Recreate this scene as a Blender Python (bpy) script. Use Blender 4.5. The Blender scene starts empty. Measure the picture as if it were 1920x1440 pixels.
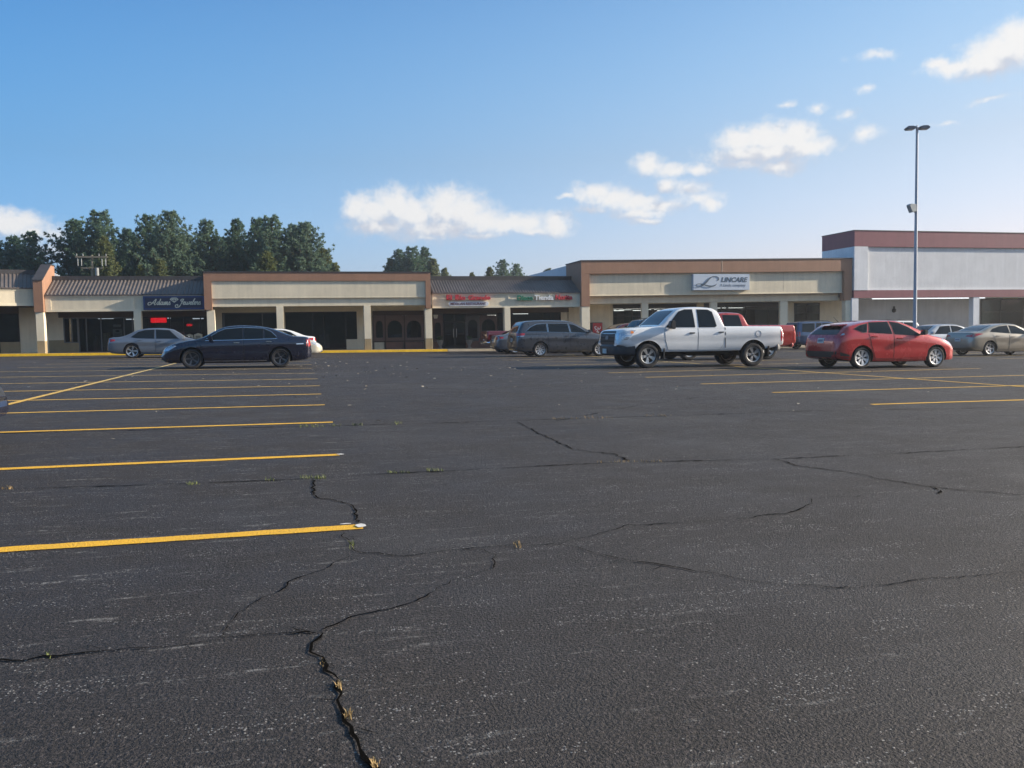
import bpy, bmesh, math, random
import numpy as np
from mathutils import Vector, Matrix
from mathutils.bvhtree import BVHTree
C = bpy.context.scene.collection
SC = bpy.context.scene

# ------------------------------------------------------------------ camera
F_PX = 1554.18                     # focal length in pixels of the 1920 x 1440 photograph
RT = Vector((0.96635406, -0.25658732, -0.01796588))
UP = Vector((0.03290292, 0.05404002, 0.99799653))
FW = Vector((0.25510238, 0.96500913, -0.06066426))
GA, GB = -0.011704027, 0.0030985936            # fall of the parking lot
GN = Vector((-GA, -GB, 1)).normalized()
CAM = Vector((0, 0, 1.11 / GN.z))
cd = bpy.data.cameras.new('camera'); cam = bpy.data.objects.new('camera', cd); C.objects.link(cam)
cd.sensor_fit = 'HORIZONTAL'; cd.sensor_width = 36; cd.lens = F_PX / 1920 * 36
cd.clip_start = 0.1; cd.clip_end = 6000
m = Matrix.Identity(4)
for i in range(3):
    m[i][0], m[i][1], m[i][2], m[i][3] = RT[i], UP[i], -FW[i], CAM[i]
cam.matrix_world = m
SC.camera = cam

# ------------------------------------------------------------------ sun, sky, exposure
SUN_EL = math.radians(20.0)
SUN_AZ = math.radians(-8.3)        # measured from +x (along the shop fronts) towards +y
sdir = Vector((math.cos(SUN_EL) * math.cos(SUN_AZ), math.cos(SUN_EL) * math.sin(SUN_AZ), math.sin(SUN_EL)))
sl = bpy.data.lights.new('sun', 'SUN'); sl.energy = 5.0; sl.angle = math.radians(0.55); sl.color = (1.0, 0.88, 0.72)
so = bpy.data.objects.new('sun', sl); C.objects.link(so)
so.rotation_euler = sdir.to_track_quat('Z', 'Y').to_euler(); so.location = (40, -20, 60)
SC.view_settings.view_transform = 'Standard'
SC.view_settings.look = 'None'
SC.view_settings.exposure = 0.9
SC.view_settings.gamma = 1.0
SC.cycles.max_bounces = 6; SC.cycles.transparent_max_bounces = 8
SC.cycles.caustics_reflective = False; SC.cycles.caustics_refractive = False
SC.cycles.sample_clamp_indirect = 4.0


def ray(x, y):
    return RT * (x - 960) - UP * (y - 720) + FW * F_PX


def gz(u, w):
    return GA * u + GB * w


def gnd(x, y):
    d = ray(x, y); t = -(CAM.dot(GN)) / d.dot(GN); return CAM + d * t


def atw(x, y, w):
    d = ray(x, y); q = CAM + d * ((w - CAM.y) / d.y); return q.x, q.z


class NT:
    """small helper for node trees"""
    def __init__(self, nt):
        self.nt = nt; self.n = nt.nodes; self.l = nt.links

    def add(self, typ, ins=None, **kw):
        nd = self.n.new(typ)
        for k, v in kw.items():
            setattr(nd, k, v)
        for k, v in (ins or {}).items():
            if hasattr(v, 'is_output'):
                self.l.new(v, nd.inputs[k])
            else:
                nd.inputs[k].default_value = v
        return nd

    def math(self, op, a, b=0.0, c=0.0, clamp=False):
        nd = self.add('ShaderNodeMath', {0: a, 1: b, 2: c}, operation=op, use_clamp=clamp)
        return nd.outputs[0]

    def noise(self, vec, scale, detail=3, rough=0.5, out=0, dim='3D'):
        nd = self.add('ShaderNodeTexNoise', {'Vector': vec, 'Scale': scale, 'Detail': detail, 'Roughness': rough}, noise_dimensions=dim)
        return nd.outputs[out]

    def maprange(self, v, a, b, c=0.0, d=1.0, smooth=False):
        nd = self.add('ShaderNodeMapRange', {0: v, 1: a, 2: b, 3: c, 4: d})
        if smooth: nd.interpolation_type = 'SMOOTHSTEP'
        return nd.outputs[0]

    def mix(self, fac, a, b):
        nd = self.n.new('ShaderNodeMix'); nd.data_type = 'RGBA'
        for idx, v in ((0, fac), (6, a), (7, b)):
            if hasattr(v, 'is_output'): self.l.new(v, nd.inputs[idx])
            elif idx == 0: nd.inputs[0].default_value = v
            else: nd.inputs[idx].default_value = (*v[:3], 1)
        return nd.outputs[2]


world = bpy.data.worlds.new('World'); SC.world = world; world.use_nodes = True
W = NT(world.node_tree); W.n.clear()
sky = W.n.new('ShaderNodeTexSky'); sky.sky_type = 'NISHITA'; sky.sun_disc = False
sky.sun_elevation = SUN_EL; sky.sun_rotation = math.pi / 2 - SUN_AZ
sky.altitude = 100; sky.air_density = 1.0; sky.dust_density = 0.6; sky.ozone_density = 2.6
SKY_STR = 0.1
# cumulus clouds: a union of soft puffs given by azimuth and elevation (photo pixels turned into directions)
PUFFS = [(668, 390, 22, 24, 1), (700, 396, 40, 28, 1), (742, 386, 42, 31, 1), (775, 402, 40, 30, 1), (833, 390, 36, 36, 1), (868, 396, 45, 33, 1),
         (905, 412, 45, 26, 1), (720, 425, 70, 20, .85), (820, 430, 90, 24, .9), (950, 420, 50, 20, .95), (985, 417, 40, 18, .95), (1040, 422, 36, 21, .95),
         (1000, 432, 80, 14, .7), (800, 447, 110, 12, .6), (890, 442, 110, 13, .65),
         (1060, 370, 26, 7, .7), (1110, 362, 40, 17, .9), (1150, 370, 50, 19, .9), (1190, 380, 60, 17, .9), (1235, 386, 60, 13, .8), (1200, 399, 60, 14, .8),
         (1215, 413, 42, 9, .75), (1250, 348, 16, 13, .9), (1290, 356, 40, 14, .6), (1310, 371, 40, 12, .65), (1333, 384, 20, 13, .95), (1112, 392, 34, 9, .6),
         (1213, 310, 26, 19, .95), (1255, 320, 42, 15, .85), (1312, 320, 40, 14, .75),
         (1388, 264, 40, 22, 1), (1440, 258, 50, 24, 1), (1490, 260, 40, 27, 1), (1517, 276, 36, 16, 1), (1440, 285, 90, 20, .95), (1400, 292, 70, 18, .85),
         (1460, 312, 42, 15, .85), (1395, 308, 60, 14, .7),
         (1905, 76, 32, 24, 1.1), (1880, 100, 48, 24, 1.1), (1850, 118, 52, 17, 1.05), (1795, 125, 44, 11, .95), (1757, 120, 18, 11, .95),
         (1640, 103, 36, 9, .55), (1625, 168, 18, 8, .55), (1475, 197, 20, 7, .5), (1531, 200, 14, 8, .6), (1590, 214, 22, 8, .5), (1622, 250, 20, 13, .65),
         (1775, 232, 24, 5, .4), (1858, 187, 34, 6, .5),
         (20, 420, 60, 22, .95), (0, 412, 40, 16, .9), (62, 436, 50, 18, .85), (90, 470, 60, 36, .5)]
g = bpy.data.node_groups.new('cloud_field', 'ShaderNodeTree')
g.interface.new_socket('P', in_out='INPUT', socket_type='NodeSocketVector')
g.interface.new_socket('D', in_out='OUTPUT', socket_type='NodeSocketFloat')
G = NT(g); gi = G.n.new('NodeGroupInput'); go = G.n.new('NodeGroupOutput')
warp = G.add('ShaderNodeTexNoise', {'Vector': gi.outputs[0], 'Scale': 34.0, 'Detail': 4.0, 'Roughness': 0.62})
wv = G.add('ShaderNodeVectorMath', {0: warp.outputs['Color'], 1: (0.5, 0.5, 0.5)}, operation='SUBTRACT').outputs[0]
wv = G.add('ShaderNodeVectorMath', {0: wv, 1: (0.022, 0.018, 0.0), 2: gi.outputs[0]}, operation='MULTIPLY_ADD').outputs[0]
cur = None
for (px, py, rx, ry, wt) in PUFFS:
    d = ray(px, py).normalized()
    az = math.atan2(d.x, d.y); el = math.asin(d.z)
    if wt < .7 and rx < 45: rx, ry = rx * 1.5, ry * 1.5
    ra = rx / F_PX / 0.97 * 1.5; re = ry / F_PX * 1.5
    v = G.add('ShaderNodeVectorMath', {0: wv, 1: (1 / ra, 1 / re, 0), 2: (-az / ra, -el / re, 0)}, operation='MULTIPLY_ADD').outputs[0]
    ln = G.add('ShaderNodeVectorMath', {0: v}, operation='LENGTH').outputs['Value']
    val = G.math('MULTIPLY_ADD', ln, -1.0, wt)
    cur = val if cur is None else G.math('SMOOTH_MAX', cur, val, 0.18)
fine = G.noise(gi.outputs[0], 75.0, 6, 0.62)
cur = G.math('ADD', cur, G.math('MULTIPLY_ADD', fine, 0.95, -0.46))
G.l.new(cur, go.inputs[0])
tc = W.n.new('ShaderNodeTexCoord')
sep = W.add('ShaderNodeSeparateXYZ', {0: tc.outputs['Generated']})
azn = W.math('ARCTAN2', sep.outputs[0], sep.outputs[1]); eln = W.math('ARCSINE', sep.outputs[2])
P0 = W.add('ShaderNodeCombineXYZ', {0: azn, 1: eln, 2: 0.0}).outputs[0]
P1 = W.add('ShaderNodeVectorMath', {0: P0, 1: (0.010, 0.022, 0)}, operation='ADD').outputs[0]
c0 = W.n.new('ShaderNodeGroup'); c0.node_tree = g; W.l.new(P0, c0.inputs[0])
c1 = W.n.new('ShaderNodeGroup'); c1.node_tree = g; W.l.new(P1, c1.inputs[0])
alpha = W.maprange(c0.outputs[0], -0.04, 0.78, 0, 1, True)
alpha = W.math('MULTIPLY', alpha, 0.92)
lit = W.maprange(W.math('SUBTRACT', c0.outputs[0], c1.outputs[0]), -0.40, 0.30, 0, 1, True)
ccol = W.mix(lit, (3.3, 3.45, 3.9), (5.0, 4.9, 4.8))
dsun = W.add('ShaderNodeVectorMath', {0: tc.outputs['Generated'], 1: (math.cos(SUN_AZ), math.sin(SUN_AZ), 0)}, operation='DOT_PRODUCT').outputs['Value']
tint = W.mix(W.maprange(dsun, -.4, .6), (.60, .88, 1.12), (1.20, .98, .98))          # colour of the air: bluer away from the sun, milky towards it
low = W.mix(W.maprange(eln, .2, .4), W.mix(W.maprange(eln, 0, .2), (.93, .82, .93), (.95, .83, .79)), (1.0, 1.10, 1.07))
skyc = W.add('ShaderNodeVectorMath', {0: sky.outputs[0], 1: tint}, operation='MULTIPLY').outputs[0]
skyc = W.add('ShaderNodeVectorMath', {0: skyc, 1: low}, operation='MULTIPLY').outputs[0]
dc = W.maprange(dsun, -.45, .75, -.45, .75); ec = W.maprange(eln, .02, .38, .02, .38)
ch = []
for a, b, c_, e2, d2 in ((.837, .222, 2.849, -6.702, -.789), (.748, .255, 4.154, -8.673, -.759), (.844, .156, 2.741, -5.572, -.638)):   # clear air: tuned to the colour of this sky
    v = W.math('MULTIPLY_ADD', dc, b, a); v = W.math('MULTIPLY_ADD', ec, c_, v)
    v = W.math('ADD', v, W.math('MULTIPLY', W.math('MULTIPLY', ec, ec), e2)); v = W.math('ADD', v, W.math('MULTIPLY', W.math('MULTIPLY', dc, dc), d2)); ch.append(v)
clear = W.add('ShaderNodeCombineXYZ', {0: ch[0], 1: ch[1], 2: ch[2]}).outputs[0]
skyc = W.add('ShaderNodeVectorMath', {0: skyc, 1: clear}, operation='MULTIPLY').outputs[0]
high = W.mix(W.maprange(eln, .42, .95), (1, 1, 1), (1.9, 1.45, 1.12))       # sky above the view whitened and brightened to add fill light
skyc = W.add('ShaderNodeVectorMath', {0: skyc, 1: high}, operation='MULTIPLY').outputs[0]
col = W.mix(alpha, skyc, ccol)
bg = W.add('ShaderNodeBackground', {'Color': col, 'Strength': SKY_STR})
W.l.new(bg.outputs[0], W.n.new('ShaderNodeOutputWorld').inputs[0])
world.cycles.sampling_method = 'MANUAL'; world.cycles.sample_map_resolution = 512

# ------------------------------------------------------------------ materials
MATS = {}


def principled(name, color=(.5, .5, .5), rough=.6, metal=0.0, coat=0.0, spec=.5, emit=None, estr=0.0):
    if name in MATS: return MATS[name]
    mt = bpy.data.materials.new(name); mt.use_nodes = True
    p = mt.node_tree.nodes['Principled BSDF']
    p.inputs['Base Color'].default_value = (*color, 1); p.inputs['Roughness'].default_value = rough
    p.inputs['Metallic'].default_value = metal; p.inputs['Coat Weight'].default_value = coat
    p.inputs['Coat Roughness'].default_value = 0.04
    p.inputs['Specular IOR Level'].default_value = spec
    if emit: p.inputs['Emission Color'].default_value = (*emit, 1); p.inputs['Emission Strength'].default_value = estr
    MATS[name] = mt
    return mt


def worn(name, color, rough=.8, var=.16, scale=1.4, bump=.0, streak=False, dirt=None):
    """painted stucco, metal or concrete with blotches, streaks and faint relief"""
    if name in MATS: return MATS[name]
    mt = principled(name, color, rough); T = NT(mt.node_tree); p = T.n['Principled BSDF']
    t = T.n.new('ShaderNodeTexCoord').outputs['Object']
    n1 = T.noise(t, scale, 6, .65)
    f = T.maprange(n1, .3, .72, 1 - var, 1 + var * .6)
    if streak:
        v = T.add('ShaderNodeVectorMath', {0: t, 1: (3.2, 3.2, .22)}, operation='MULTIPLY').outputs[0]
        f = T.math('MULTIPLY', f, T.maprange(T.noise(v, 1.0, 5, .7), .35, .75, 1 + var * .4, 1 - var))
    g2 = T.math('MULTIPLY', f, T.maprange(T.noise(t, 40, 3, .6), .3, .7, .95, 1.05))
    c = T.add('ShaderNodeVectorMath', {0: (*color,), 3: g2}, operation='SCALE').outputs[0]
    if dirt:
        c = T.mix(T.maprange(T.noise(t, scale * 2.3, 5, .7), .56, .8, 0, .55), c, dirt)
    T.l.new(c, p.inputs['Base Color'])
    if bump:
        b = T.add('ShaderNodeBump', {'Strength': bump, 'Distance': .02, 'Height': T.noise(t, 55, 4, .7)})
        T.l.new(b.outputs[0], p.inputs['Normal'])
    return mt


def paint(name, color, metal=.35, rough=.3):
    mt = principled(name, color, rough, metal, 1.0)
    T = NT(mt.node_tree); p = T.n['Principled BSDF']
    if 'done' not in mt:
        t = T.n.new('ShaderNodeTexCoord').outputs['Object']
        f = T.maprange(T.noise(t, 1.2, 4, .6), .3, .7, .96, 1.03)
        T.l.new(T.add('ShaderNodeVectorMath', {0: color, 3: f}, operation='SCALE').outputs[0], p.inputs['Base Color'])
        T.l.new(T.maprange(T.noise(t, 3, 3, .6), .35, .7, rough - .02, rough + .04), p.inputs['Roughness'])
        mt['done'] = 1
    return mt


M_RUB = worn('tyre_rubber', (.022, .022, .024), .85, .25, 6)
M_TRIM = principled('black_trim', (.018, .018, .02), .45)
M_UNDER = principled('underbody', (.008, .008, .009), .9)
M_CARGLASS = principled('car_glass', (.006, .009, .012), .03, 0, 0, .32)
M_CHROME = principled('chrome', (.75, .76, .78), .16, 1.0)
M_ALLOY = principled('alloy', (.62, .63, .65), .3, .9)
M_DARKALLOY = principled('dark_alloy', (.13, .13, .14), .3, .8)
M_RED = principled('red_lens', (.42, .012, .015), .12, 0, 1)
M_LAMP = principled('headlamp_lens', (.55, .58, .62), .08, .5, 1)
M_AMBER = principled('amber_lens', (.75, .22, .03), .15, 0, 1)
M_PLATE = worn('plate', (.6, .62, .6), .5, .2, 14)


# ------------------------------------------------------------------ mesh helpers
def tag(o, label=None, cat=None, group=None, kind=None):
    if label: o['label'] = label
    if cat: o['category'] = cat
    if group: o['group'] = group
    if kind: o['kind'] = kind
    return o


def empty(name, loc=(0, 0, 0), label=None, cat=None, group=None):
    o = bpy.data.objects.new(name, None); o.empty_display_size = .3; C.objects.link(o); o.location = loc
    return tag(o, label, cat, group)


def link(name, me, parent=None, mats=()):
    for mt in mats: me.materials.append(mt)
    o = bpy.data.objects.new(name, me); C.objects.link(o)
    if parent: o.parent = parent
    return o


class MB:
    def __init__(self, org=(0, 0, 0)):
        self.v = []; self.f = []; self.mi = []; self.o = Vector(org)

    def add(self, vs, fs, mi=0):
        b = len(self.v)
        self.v += [tuple(Vector(p) - self.o) for p in vs]
        for q in fs:
            self.f.append([b + i for i in q]); self.mi.append(mi)
        return self

    def box(self, x0, x1, y0, y1, z0, z1, mi=0):
        vs = [(x, y, z) for z in (z0, z1) for y in (y0, y1) for x in (x0, x1)]
        return self.add(vs, [(0, 2, 3, 1), (4, 5, 7, 6), (0, 1, 5, 4), (2, 6, 7, 3), (0, 4, 6, 2), (1, 3, 7, 5)], mi)

    def hexa(self, bot, top, mi=0):
        """bot and top: 4 points each, same turning"""
        return self.add(list(bot) + list(top), [(3, 2, 1, 0), (4, 5, 6, 7), (0, 1, 5, 4), (1, 2, 6, 5), (2, 3, 7, 6), (3, 0, 4, 7)], mi)

    def prism(self, pts, d, mi=0):
        """polygon of 3-D points extruded by vector d"""
        n = len(pts); d = Vector(d)
        vs = [Vector(p) for p in pts] + [Vector(p) + d for p in pts]
        return self.add(vs, [list(range(n))[::-1], list(range(n, 2 * n))] + [(i, (i + 1) % n, n + (i + 1) % n, n + i) for i in range(n)], mi)

    def tube(self, pts, r, n=8, mi=0):
        pts = [Vector(p) for p in pts]; rs = r if isinstance(r, (list, tuple)) else [r] * len(pts)
        vs = []; fs = []
        for i, p in enumerate(pts):
            t = (pts[min(i + 1, len(pts) - 1)] - pts[max(i - 1, 0)]).normalized()
            a = t.orthogonal().normalized() if abs(t.z) < .99 else Vector((1, 0, 0)); b = t.cross(a).normalized(); a = b.cross(t)
            for k in range(n):
                an = 2 * math.pi * k / n
                vs.append(p + (a * math.cos(an) + b * math.sin(an)) * rs[i])
        for i in range(len(pts) - 1):
            for k in range(n):
                fs.append((i * n + k, i * n + (k + 1) % n, (i + 1) * n + (k + 1) % n, (i + 1) * n + k))
        fs += [list(range(n))[::-1], [(len(pts) - 1) * n + k for k in range(n)]]
        return self.add(vs, fs, mi)

    def build(self, name, mats, parent=None, smooth=False, ang=35, fix=True, bevel=0):
        me = bpy.data.meshes.new(name); me.from_pydata(self.v, [], self.f); me.update()
        mats = mats if isinstance(mats, (list, tuple)) else [mats]
        for mt in mats: me.materials.append(mt)
        me.polygons.foreach_set('material_index', self.mi)
        if fix:
            bm = bmesh.new(); bm.from_mesh(me); bmesh.ops.recalc_face_normals(bm, faces=bm.faces)
            if bevel:
                bmesh.ops.bevel(bm, geom=[e for e in bm.edges if len(e.link_faces) == 2 and e.calc_face_angle(0) > .5], offset=bevel, segments=2, affect='EDGES', clamp_overlap=True)
            bm.to_mesh(me); bm.free()
        if smooth:
            me.polygons.foreach_set('use_smooth', [True] * len(me.polygons)); me.set_sharp_from_angle(angle=math.radians(ang))
        return link(name, me, parent)


def text_mesh(body, width, height, depth, bold=0.0, shear=0.0):
    cu = bpy.data.curves.new('lettering', 'FONT'); cu.body = body; cu.extrude = .02; cu.offset = bold; cu.shear = shear; cu.resolution_u = 3
    o = bpy.data.objects.new('lettering', cu); C.objects.link(o)
    me = bpy.data.meshes.new_from_object(o.evaluated_get(bpy.context.evaluated_depsgraph_get()))
    bpy.data.objects.remove(o)
    co = np.array([v.co for v in me.vertices]); mn, mx = co.min(0), co.max(0)
    co = (co - mn) / np.maximum(mx - mn, 1e-6)
    for v, c in zip(me.vertices, co):      # stands up, reads from the -y side, bottom left corner at the origin
        v.co = (c[0] * width, -c[2] * depth, c[1] * height)
    return me


def text(body, width, height, depth, mat, parent, loc, name='lettering', bold=0.0, shear=0.0):
    me = text_mesh(body, width, height, depth, bold, shear); me.materials.append(mat)
    o = bpy.data.objects.new(name, me); C.objects.link(o); o.location = loc
    if parent: o.parent = parent
    return o


def catmull(pts, n=6):
    pts = [np.array(p, float) for p in pts]; q = [2 * pts[0] - pts[1]] + pts + [2 * pts[-1] - pts[-2]]; out = []
    for i in range(1, len(q) - 2):
        for k in range(n):
            t = k / n
            out.append(.5 * ((2 * q[i]) + (-q[i - 1] + q[i + 1]) * t + (2 * q[i - 1] - 5 * q[i] + 4 * q[i + 1] - q[i + 2]) * t * t + (-q[i - 1] + 3 * q[i] - 3 * q[i + 1] + q[i + 2]) * t ** 3))
    out.append(pts[-1])
    return out


def ribbon(mb, pts, ws, y, d, mi=0):
    """brush stroke in the x,z plane at depth y, thickness d"""
    n = len(pts); vs = []
    for i in range(n):
        t = np.array(pts[min(i + 1, n - 1)]) - np.array(pts[max(i - 1, 0)]); t = t / (np.linalg.norm(t) + 1e-9)
        nn = np.array((-t[1], t[0])) * ws[i] * .5
        for s in (1, -1):
            q = np.array(pts[i]) + s * nn
            yy = y - i * .0005; vs += [(q[0], yy, q[1]), (q[0], yy + d, q[1])]
    fs = []
    for i in range(n - 1):
        a, b = 4 * i, 4 * i + 4
        fs += [(a, b, b + 2, a + 2), (a + 1, a + 3, b + 3, b + 1), (a, a + 1, b + 1, b), (a + 2, b + 2, b + 3, a + 3)]
    fs += [(0, 2, 3, 1), (4 * n - 4, 4 * n - 3, 4 * n - 1, 4 * n - 2)]
    mb.add(vs, fs, mi)

# ------------------------------------------------------------------ ground
def asphalt():
    mt = principled('asphalt', (.05, .05, .05), .6); T = NT(mt.node_tree); p = T.n['Principled BSDF']
    t = T.n.new('ShaderNodeTexCoord').outputs['Object']
    big = T.noise(t, .16, 5, .6)
    c = T.mix(T.maprange(big, .35, .68), (.0195, .0162, .0172), (.031, .0262, .0272))
    mid = T.noise(t, 1.1, 6, .7)
    c = T.mix(T.maprange(mid, .5, .74, 0, .5), c, (.019, .018, .018))
    brn = T.noise(t, .55, 4, .6)
    lf = T.maprange(T.add('ShaderNodeSeparateXYZ', {0: t}).outputs[0], 4, -2, .35, 1)
    c = T.mix(T.math('MULTIPLY', T.maprange(brn, .38, .66, 0, .8), lf), c, (.036, .0265, .019))
    g1 = T.noise(t, 82, 4, .68)
    g2 = T.noise(t, 260, 2, .6)
    gr = T.math('ADD', T.math('MULTIPLY', g1, .7), T.math('MULTIPLY', g2, .3))
    c = T.mix(T.maprange(gr, .525, .67, 0, .85), c, (.125, .105, .103))
    c = T.mix(T.maprange(gr, .50, .41, 0, .97), c, (.003, .0028, .0028))
    # worn aggregate: light stones gathered in scuffed streaks that run with the parking lines
    vo = T.add('ShaderNodeTexVoronoi', {'Vector': t, 'Scale': 110.0})
    rnd = T.add('ShaderNodeSeparateColor', {0: vo.outputs['Color']}).outputs[0]
    sv = T.add('ShaderNodeVectorMath', {0: t, 1: (1.6, 6.5, 1)}, operation='MULTIPLY').outputs[0]
    patch = T.noise(sv, 1.0, 4, .65)
    zone = T.noise(t, .7, 3, .5)
    dens = T.math('ADD', T.maprange(patch, .52, .70, 0.0, .32), T.math('MULTIPLY', T.maprange(zone, .48, .7, .006, .06), T.maprange(T.add('ShaderNodeSeparateXYZ', {0: t}).outputs[0], 2.5, -.8, .3, 1)))
    stone = T.math('MULTIPLY', T.math('LESS_THAN', rnd, dens), T.math('LESS_THAN', vo.outputs['Distance'], .42))
    c = T.mix(T.math('MULTIPLY', stone, .75), c, (.33, .32, .31))
    sv2 = T.add('ShaderNodeVectorMath', {0: t, 1: (1.7, 15, 1)}, operation='MULTIPLY').outputs[0]
    scuff = T.math('MULTIPLY', T.maprange(T.noise(sv2, 1.0, 5, .7), .57, .67), T.maprange(T.noise(t, 30, 4, .8), .45, .6))
    sx_ = T.add('ShaderNodeSeparateXYZ', {0: t}).outputs[0]
    scuff = T.math('MULTIPLY', scuff, T.maprange(sx_, 3.2, -.6, .06, 1.0))
    c = T.mix(T.math('MULTIPLY', scuff, .75), c, (.30, .29, .275))
    fade = T.math('MULTIPLY', T.maprange(T.noise(t, .32, 5, .62), .52, .66), T.maprange(T.noise(t, 3.5, 5, .7), .35, .65, .3, 1))
    c = T.mix(T.math('MULTIPLY', fade, .38), c, (.085, .082, .08))           # faded, dusty patches
    oil = T.math('MULTIPLY', T.maprange(T.noise(t, .85, 3, .5), .64, .74), T.maprange(T.noise(t, 6, 4, .6), .35, .6))
    c = T.mix(T.math('MULTIPLY', oil, .6), c, (.012, .011, .011))
    T.l.new(c, p.inputs['Base Color'])
    T.l.new(T.maprange(mid, .3, .7, .62, .8), p.inputs['Roughness']); p.inputs['Specular IOR Level'].default_value = .40
    h = T.math('ADD', T.math('MULTIPLY', T.noise(t, 100, 3, .6), 1.0), T.math('MULTIPLY', T.noise(t, 250, 2, .6), .4))
    b = T.add('ShaderNodeBump', {'Strength': 1.0, 'Distance': .022, 'Height': h})
    T.l.new(b.outputs[0], p.inputs['Normal'])
    return mt


def yellow_paint():
    mt = principled('yellow_line_paint', (.72, .40, .03), .7); T = NT(mt.node_tree); p = T.n['Principled BSDF']
    t = T.n.new('ShaderNodeTexCoord').outputs['Object']
    c = T.mix(T.maprange(T.noise(t, 2.2, 5, .7), .35, .7, 0, .6), (.80, .43, .012), (.62, .35, .04))
    sep = T.add('ShaderNodeSeparateXYZ', {0: t})
    far = T.maprange(sep.outputs[1], 9, 26)              # the older lines towards the shops are bleached
    c = T.mix(T.math('MULTIPLY', far, .7), c, (.55, .46, .22))
    wear = T.maprange(T.noise(t, 55, 4, .75), .58, .66)
    worn_ = T.math('MULTIPLY', wear, T.maprange(T.noise(t, 1.3, 4, .6), .42, .62, .2, .95))
    worn_ = T.math('MAXIMUM', worn_, T.math('MULTIPLY', far, T.maprange(T.noise(t, 7, 5, .75), .5, .62, 0, .75)))
    c = T.mix(worn_, c, (.05, .048, .046))
    T.l.new(c, p.inputs['Base Color'])
    b = T.add('ShaderNodeBump', {'Strength': .8, 'Distance': .012, 'Height': T.noise(t, 85, 3, .6)})
    T.l.new(b.outputs[0], p.inputs['Normal'])
    return mt


M_ASPH = asphalt(); M_YEL = yellow_paint()
M_WHITEP = worn('old_white_paint', (.62, .6, .56), .8, .3, 9)
M_CRACK = principled('crack_shadow_soil', (.005, .0045, .004), 1.0, spec=.02)


def sheet(name, u0, u1, w0, w1, dz, mat, n=1):
    mb = MB()
    mb.add([(u, w, gz(u, w) + dz) for u, w in ((u0, w0), (u1, w0), (u1, w1), (u0, w1))], [(0, 1, 2, 3)])
    o = mb.build(name, mat, fix=False); o['kind'] = 'structure'; return o


M_EARTH = worn('grass_and_earth', (.055, .07, .03), .95, .3, .08)
o = MB().add([(x, y, gz(max(-90, min(110, x)), max(-90, min(100, y))) - .12) for x in (-3000, -90, 110, 3000) for y in (-3000, -90, 100, 3000)],
             [(4 * i + j, 4 * i + 4 + j, 4 * i + 5 + j, 4 * i + 1 + j) for i in range(3) for j in range(3)]).build('ground', M_EARTH)
o['kind'] = 'structure'
sheet('parking_lot', -90, 110, -90, 52.2, 0, M_ASPH)
sheet('service_road', -90, 110, 70, 79, 0, M_ASPH)


def line(u0, w0, u1, w1, wd, dz=.004, mat=None, name='parking_line'):
    a, b = Vector((u0, w0, 0)), Vector((u1, w1, 0)); d = (b - a).normalized(); nn = Vector((-d.y, d.x, 0)) * wd / 2
    L = (b - a).length; k = max(2, int(L / .09)); vs = []
    rr = random.Random(int(u0 * 91 + w0 * 37))
    for i in range(k + 1):
        q = a + (b - a) * (i / k)
        for s in (1, -1):
            j = q + nn * s * (1 + rr.uniform(-.09, .09)); vs.append((j.x, j.y, gz(j.x, j.y) + dz))
    o = MB().add(vs, [(2 * i, 2 * i + 1, 2 * i + 3, 2 * i + 2) for i in range(k)]).build(name, mat or M_YEL)
    o['kind'] = 'structure'; return o


LEFT_W = [(4.80, 4.79), (7.77, 7.76), (10.70, 10.82), (13.40, 13.49), (15.88, 16.12), (18.47, 18.85), (21.4, 21.9), (24.64, 25.3), (28.21, 29.0), (31.8, 32.7), (35.3, 36.2), (39.1, 40.0), (42.8, 43.6)]
LEFT_U = [.36, .39, .47, .47, .5, .56, .6, .62, .65, .68, .7, .7, .7]
for (wr, wl), ur in zip(LEFT_W, LEFT_U):
    sl_ = (wl - wr) / (ur + 6.0)
    line(-9.5, wr + sl_ * (ur + 9.5), ur, wr, .115)
line(-4.5, 2.0, -4.52, 44, .12, .008)
RIGHT_W = [(10.75, 10.55), (13.45, 13.62), (16.2, 16.72), (19.1, 20.1), (21.6, 23.1), (24.5, 26.0), (27.5, 29.0), (30.6, 32.0), (33.7, 35.0), (36.8, 38.0), (39.8, 41.0)]
for wl, wr in RIGHT_W:
    line(8.5, wl, 19.6, wr, .11)
line(13.9, 10.6, 13.8, 41.5, .11, .008)
for k in range(11):
    line(26.9, 12.0 + 2.95 * k, 37.6, 12.6 + 2.97 * k, .11)
line(32.2, 12.0, 32.2, 42.5, .11, .008)
# older white paint showing at the ends of the two nearest lines
for (u, w, du, dw) in ((.35, 4.80, .035, .05), (.27, 4.875, .035, .012), (.40, 7.76, .04, .04)):
    rr = random.Random(int(u * 100)); k = 9
    vs = [(u + du * math.cos(2 * math.pi * i / k) * rr.uniform(.6, 1.1), w + dw * math.sin(2 * math.pi * i / k) * rr.uniform(.6, 1.1)) for i in range(k)]
    o = MB().add([(a, b, gz(a, b) + .009) for a, b in vs], [list(range(k))]).build('old_paint_mark', M_WHITEP); o['kind'] = 'structure'


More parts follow.
